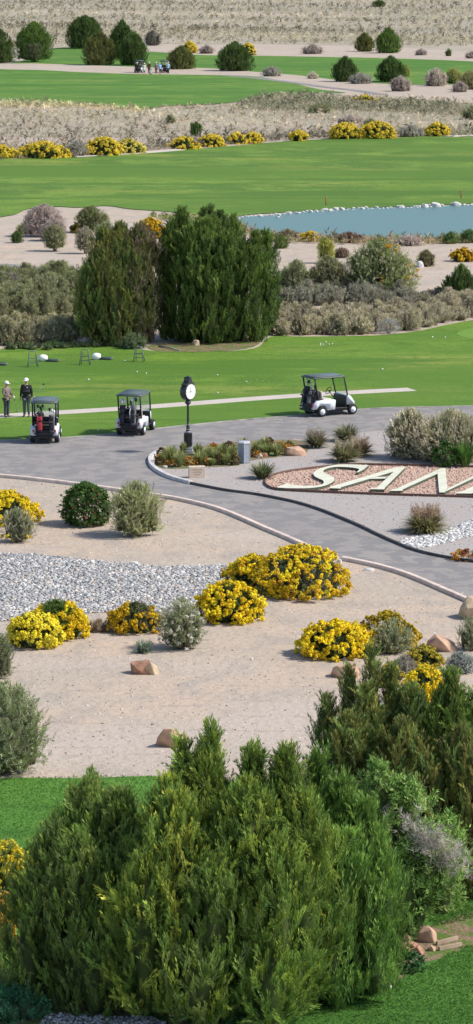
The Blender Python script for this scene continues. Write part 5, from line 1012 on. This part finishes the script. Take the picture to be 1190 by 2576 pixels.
# ================================================================== THE NEAR JUNIPERS
NG = [(.135, .225, .045), (.17, .26, .05), (.10, .175, .04), (.15, .24, .055)]
NY = [(.29, .36, .06), (.36, .40, .07), (.22, .29, .05)]
ND = [(.11, .175, .055), (.14, .21, .06), (.17, .235, .066)]
juniper('large dark juniper on the right with several pointed spires', base=(1030, 2230), spec=[(908, 952, 1655, 2000, 0, .6, 1.6), (848, 905, 1705, 2100, .1, .6, 1.6), (950, 1012, 1705, 2100, .1, .6, 1.6), (782, 862, 1775, 2150, 0, .6, 1.9), (840, 990, 1755, 2200, -.2, .5, 2.1), (960, 1110, 1760, 2230, -.1, .5, 2.2), (1060, 1190, 1722, 2230, -.2, .5, 2.3), (1140, 1250, 1765, 2230, 0, .5, 2.3), (785, 960, 1830, 2230, -.7, .45, 2.4), (900, 1110, 1850, 2260, -1.0, .45, 2.6), (1060, 1240, 1860, 2270, -.8, .45, 2.6), (1110, 1290, 1960, 2270, -.7, .5, 2.6), (900, 1150, 1760, 2200, .8, .5, 2.4)],
    cols=ND+JO, size=.46, k=6, tpl='wisp', trunk_r=.16, up=1.6, noise=.25, lobecols={6: NG, 5: ND, 7: NG, 3: ND+JO})
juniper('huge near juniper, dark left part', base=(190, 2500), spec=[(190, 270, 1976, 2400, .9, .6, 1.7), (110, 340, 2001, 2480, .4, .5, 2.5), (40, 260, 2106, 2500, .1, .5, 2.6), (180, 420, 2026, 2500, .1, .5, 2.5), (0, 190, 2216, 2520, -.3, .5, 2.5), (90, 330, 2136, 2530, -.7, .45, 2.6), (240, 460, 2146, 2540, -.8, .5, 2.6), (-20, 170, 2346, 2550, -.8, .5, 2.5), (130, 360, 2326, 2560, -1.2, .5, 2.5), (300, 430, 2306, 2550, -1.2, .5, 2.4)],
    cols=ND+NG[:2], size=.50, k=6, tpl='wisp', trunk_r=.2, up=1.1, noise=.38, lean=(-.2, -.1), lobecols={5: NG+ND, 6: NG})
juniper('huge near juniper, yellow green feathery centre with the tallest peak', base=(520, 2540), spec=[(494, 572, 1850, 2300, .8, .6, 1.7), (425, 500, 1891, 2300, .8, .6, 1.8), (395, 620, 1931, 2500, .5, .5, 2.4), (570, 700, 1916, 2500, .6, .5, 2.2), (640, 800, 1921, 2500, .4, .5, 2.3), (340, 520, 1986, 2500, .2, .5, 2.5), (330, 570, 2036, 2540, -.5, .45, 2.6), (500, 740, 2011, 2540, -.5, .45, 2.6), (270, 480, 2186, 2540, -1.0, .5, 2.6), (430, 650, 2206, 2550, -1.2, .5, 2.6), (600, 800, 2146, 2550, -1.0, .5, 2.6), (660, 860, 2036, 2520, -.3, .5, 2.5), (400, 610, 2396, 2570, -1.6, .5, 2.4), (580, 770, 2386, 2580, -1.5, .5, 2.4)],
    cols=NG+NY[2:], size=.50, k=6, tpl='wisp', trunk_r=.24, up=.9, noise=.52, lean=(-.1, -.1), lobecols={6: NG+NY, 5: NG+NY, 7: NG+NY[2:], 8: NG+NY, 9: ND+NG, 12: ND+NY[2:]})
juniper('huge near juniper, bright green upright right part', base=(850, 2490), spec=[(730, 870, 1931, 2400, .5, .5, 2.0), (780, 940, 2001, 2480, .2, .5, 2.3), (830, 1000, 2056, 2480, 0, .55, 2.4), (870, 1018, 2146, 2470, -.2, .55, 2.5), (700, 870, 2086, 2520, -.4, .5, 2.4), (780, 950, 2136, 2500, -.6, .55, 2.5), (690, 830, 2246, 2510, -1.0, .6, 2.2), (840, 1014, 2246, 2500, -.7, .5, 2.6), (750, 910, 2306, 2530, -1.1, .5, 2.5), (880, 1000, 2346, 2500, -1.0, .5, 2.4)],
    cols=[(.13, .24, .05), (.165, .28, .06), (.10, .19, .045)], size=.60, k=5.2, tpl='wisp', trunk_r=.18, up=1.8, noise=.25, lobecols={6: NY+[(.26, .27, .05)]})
r = shrub('soft pale green willow like bush between the right juniper and the huge one', (905, 1940, 1165, 2345), 'willow_bush', 'shrub', None, [(.19, .31, .07), (.25, .36, .10), (.14, .25, .06)], .34, 2.8, 'thin', low=.12, m=.6, n=12, nst=50, stemr=.025, tips=[(.29, .38, .11), (.22, .34, .09)], tipk=1, noise=.75, depth=(.3, 1.25), spec=[(885, 1010, 1935, 2150, .3, .6, 2.0), (950, 1090, 1975, 2240, .1, .6, 2.2), (1000, 1130, 2080, 2300, -.3, .55, 2.2), (1040, 1175, 2140, 2300, -.2, .6, 2.0), (960, 1080, 2150, 2345, -.4, .5, 2.2), (1080, 1170, 2060, 2260, .2, .6, 2.0)])
q = 320; Rr = 1.1; pp = np.stack([rng.normal(.55, .42, q), rng.uniform(-.9, -.5, q), np.zeros(q)], 1); pp[:, 2] = 2.15-.55*(pp[:, 0]-.55)+rng.normal(0, .2, q)
V, F, C = instance(T['twigs'], pp, frames(rng.normal(0, 1, (q, 3))), np.full(q, .24), palette([(.42, .40, .37), (.34, .29, .26), (.55, .48, .44)], q)); npmesh('dead_twigs', V, F, C, M['leaf'], r)
rabbit('bright yellow bush cut by the left edge beside the huge juniper', (-60, 2120, 82, 2300), [(.70, .62, .06), (.74, .60, .04)], .9, .06, .22, n=8, cols=[(.24, .28, .07), (.18, .22, .06)], m=.5)
rabbit('orange yellow bush at the left edge below the bright yellow one', (-70, 2230, 36, 2400), [(.72, .46, .04), (.6, .36, .06)], .7, .06, .2, n=5)
shrub('teal green low juniper mat in the bottom left corner', (-60, 2488, 126, 2580), 'creeping_juniper', 'shrub', None, [(.06, .19, .09), (.08, .24, .11), (.045, .14, .07)], .2, 3, 'thin', n=8, m=.4)
shrub('small green weeds at the bottom edge below the huge juniper', (560, 2548, 660, 2600), 'weed_patch', 'plant', None, [(.05, .14, .04)], .14, 2, 'leafy', n=4, nst=4)
shrub('dark green leafy weeds in front of the stone pile', (990, 2395, 1075, 2452), 'weed_patch', 'plant', None, [(.03, .085, .03), (.045, .11, .035)], .15, 2.2, 'leafy', n=6, nst=6)
for lb, bx, mt, sd_ in (('upright reddish block leaning on the stone pile', (1046, 2322, 1102, 2376), 'sandstone', 2), ('tan slab behind the reddish block at the top of the pile', (1034, 2322, 1076, 2358), 'tanrock', 7), ('pale topped stone at the left of pile', (1008, 2346, 1040, 2372), 'sandstone', 11), ('brown flat stone under the pale topped stone', (1012, 2366, 1056, 2388), 'redrock', 13), ('orange brown stone near the juniper foot', (1000, 2374, 1032, 2402), 'redrock', 17), ('low brown stone in the middle of the pile', (1030, 2376, 1070, 2404), 'redrock', 19), ('small pale stone at the right of the pile', (1072, 2376, 1100, 2396), 'sandstone', 23), ('small pale stone at the lower left of the pile', (988, 2400, 1016, 2424), 'tanrock', 27), ('white stone on the lawn edge below the pile', (972, 2472, 988, 2488), 'palerock', 29)):
    rock(lb, bx, mt, sd_, 'stone', 'stones piled beside the lawn', 13, asp=.7)
for lb, a, b2 in (('weathered timber edging strip in bare soil, upper one', (1098, 2380), (1150, 2366)), ('weathered timber edging strip in bare soil, lower one', (1104, 2394), (1160, 2382))):
    bm = NB(); A, B = P(*a), P(*b2); d = (B-A); box(bm, (0, 0, .05), (d.length, .06, .09), bev=.01); o = obj('timber_edging', bm, M['wood'], None); o.location = (A+B)/2+Vector((0, 0, .015)); o.rotation_euler.z = math.atan2(d.y, d.x); tag(o, lb, 'timber')
# short grass standing on the near lawn
def turf(name, label, poly, n, h, cols, avoid=(), z=.01):
    p = scatter_in(poly, n, avoid); n = len(p); p[:, 2] = z; d = np.array([0, 0, 1.])+rng.normal(0, .35, (n, 3)); d[:, 2] = np.abs(d[:, 2])
    V, F, C = instance(T['leafy'], p, frames(d), h*rng.uniform(.6, 1.4, n), palette(cols, n, .15)); return tag(npmesh(name, V, F, C, M['blade'], None), label, 'grass', kind='stuff')
LG = [(.072, .18, .026), (.09, .215, .03), (.06, .15, .022), (.12, .235, .045)]
turf('short_grass', 'short grass on the near lawn at the lower left', gpoly([(-40, 1958), (60, 1956), (380, 1951), (420, 1975), (250, 2150), (120, 2300), (-40, 2300)]), 11000, .032, LG)
turf('short_grass', 'short grass on the near lawn at the lower right', gpoly([(640, 2600), (760, 2530), (900, 2500), (1000, 2470), (1080, 2430), (1200, 2385), (1240, 2600)]), 11000, .035, [(.09, .215, .036), (.115, .25, .045), (.07, .17, .03)])
turf('short_grass', 'short grass on the lawn between the right juniper and bare soil', gpoly([(1080, 2290), (1130, 2250), (1240, 2210), (1240, 2290), (1100, 2330)]), 3500, .04, LG)
print('faces', sum(len(o.data.polygons) for o in bpy.data.objects if o.type == 'MESH'), 'objects', len(bpy.data.objects))
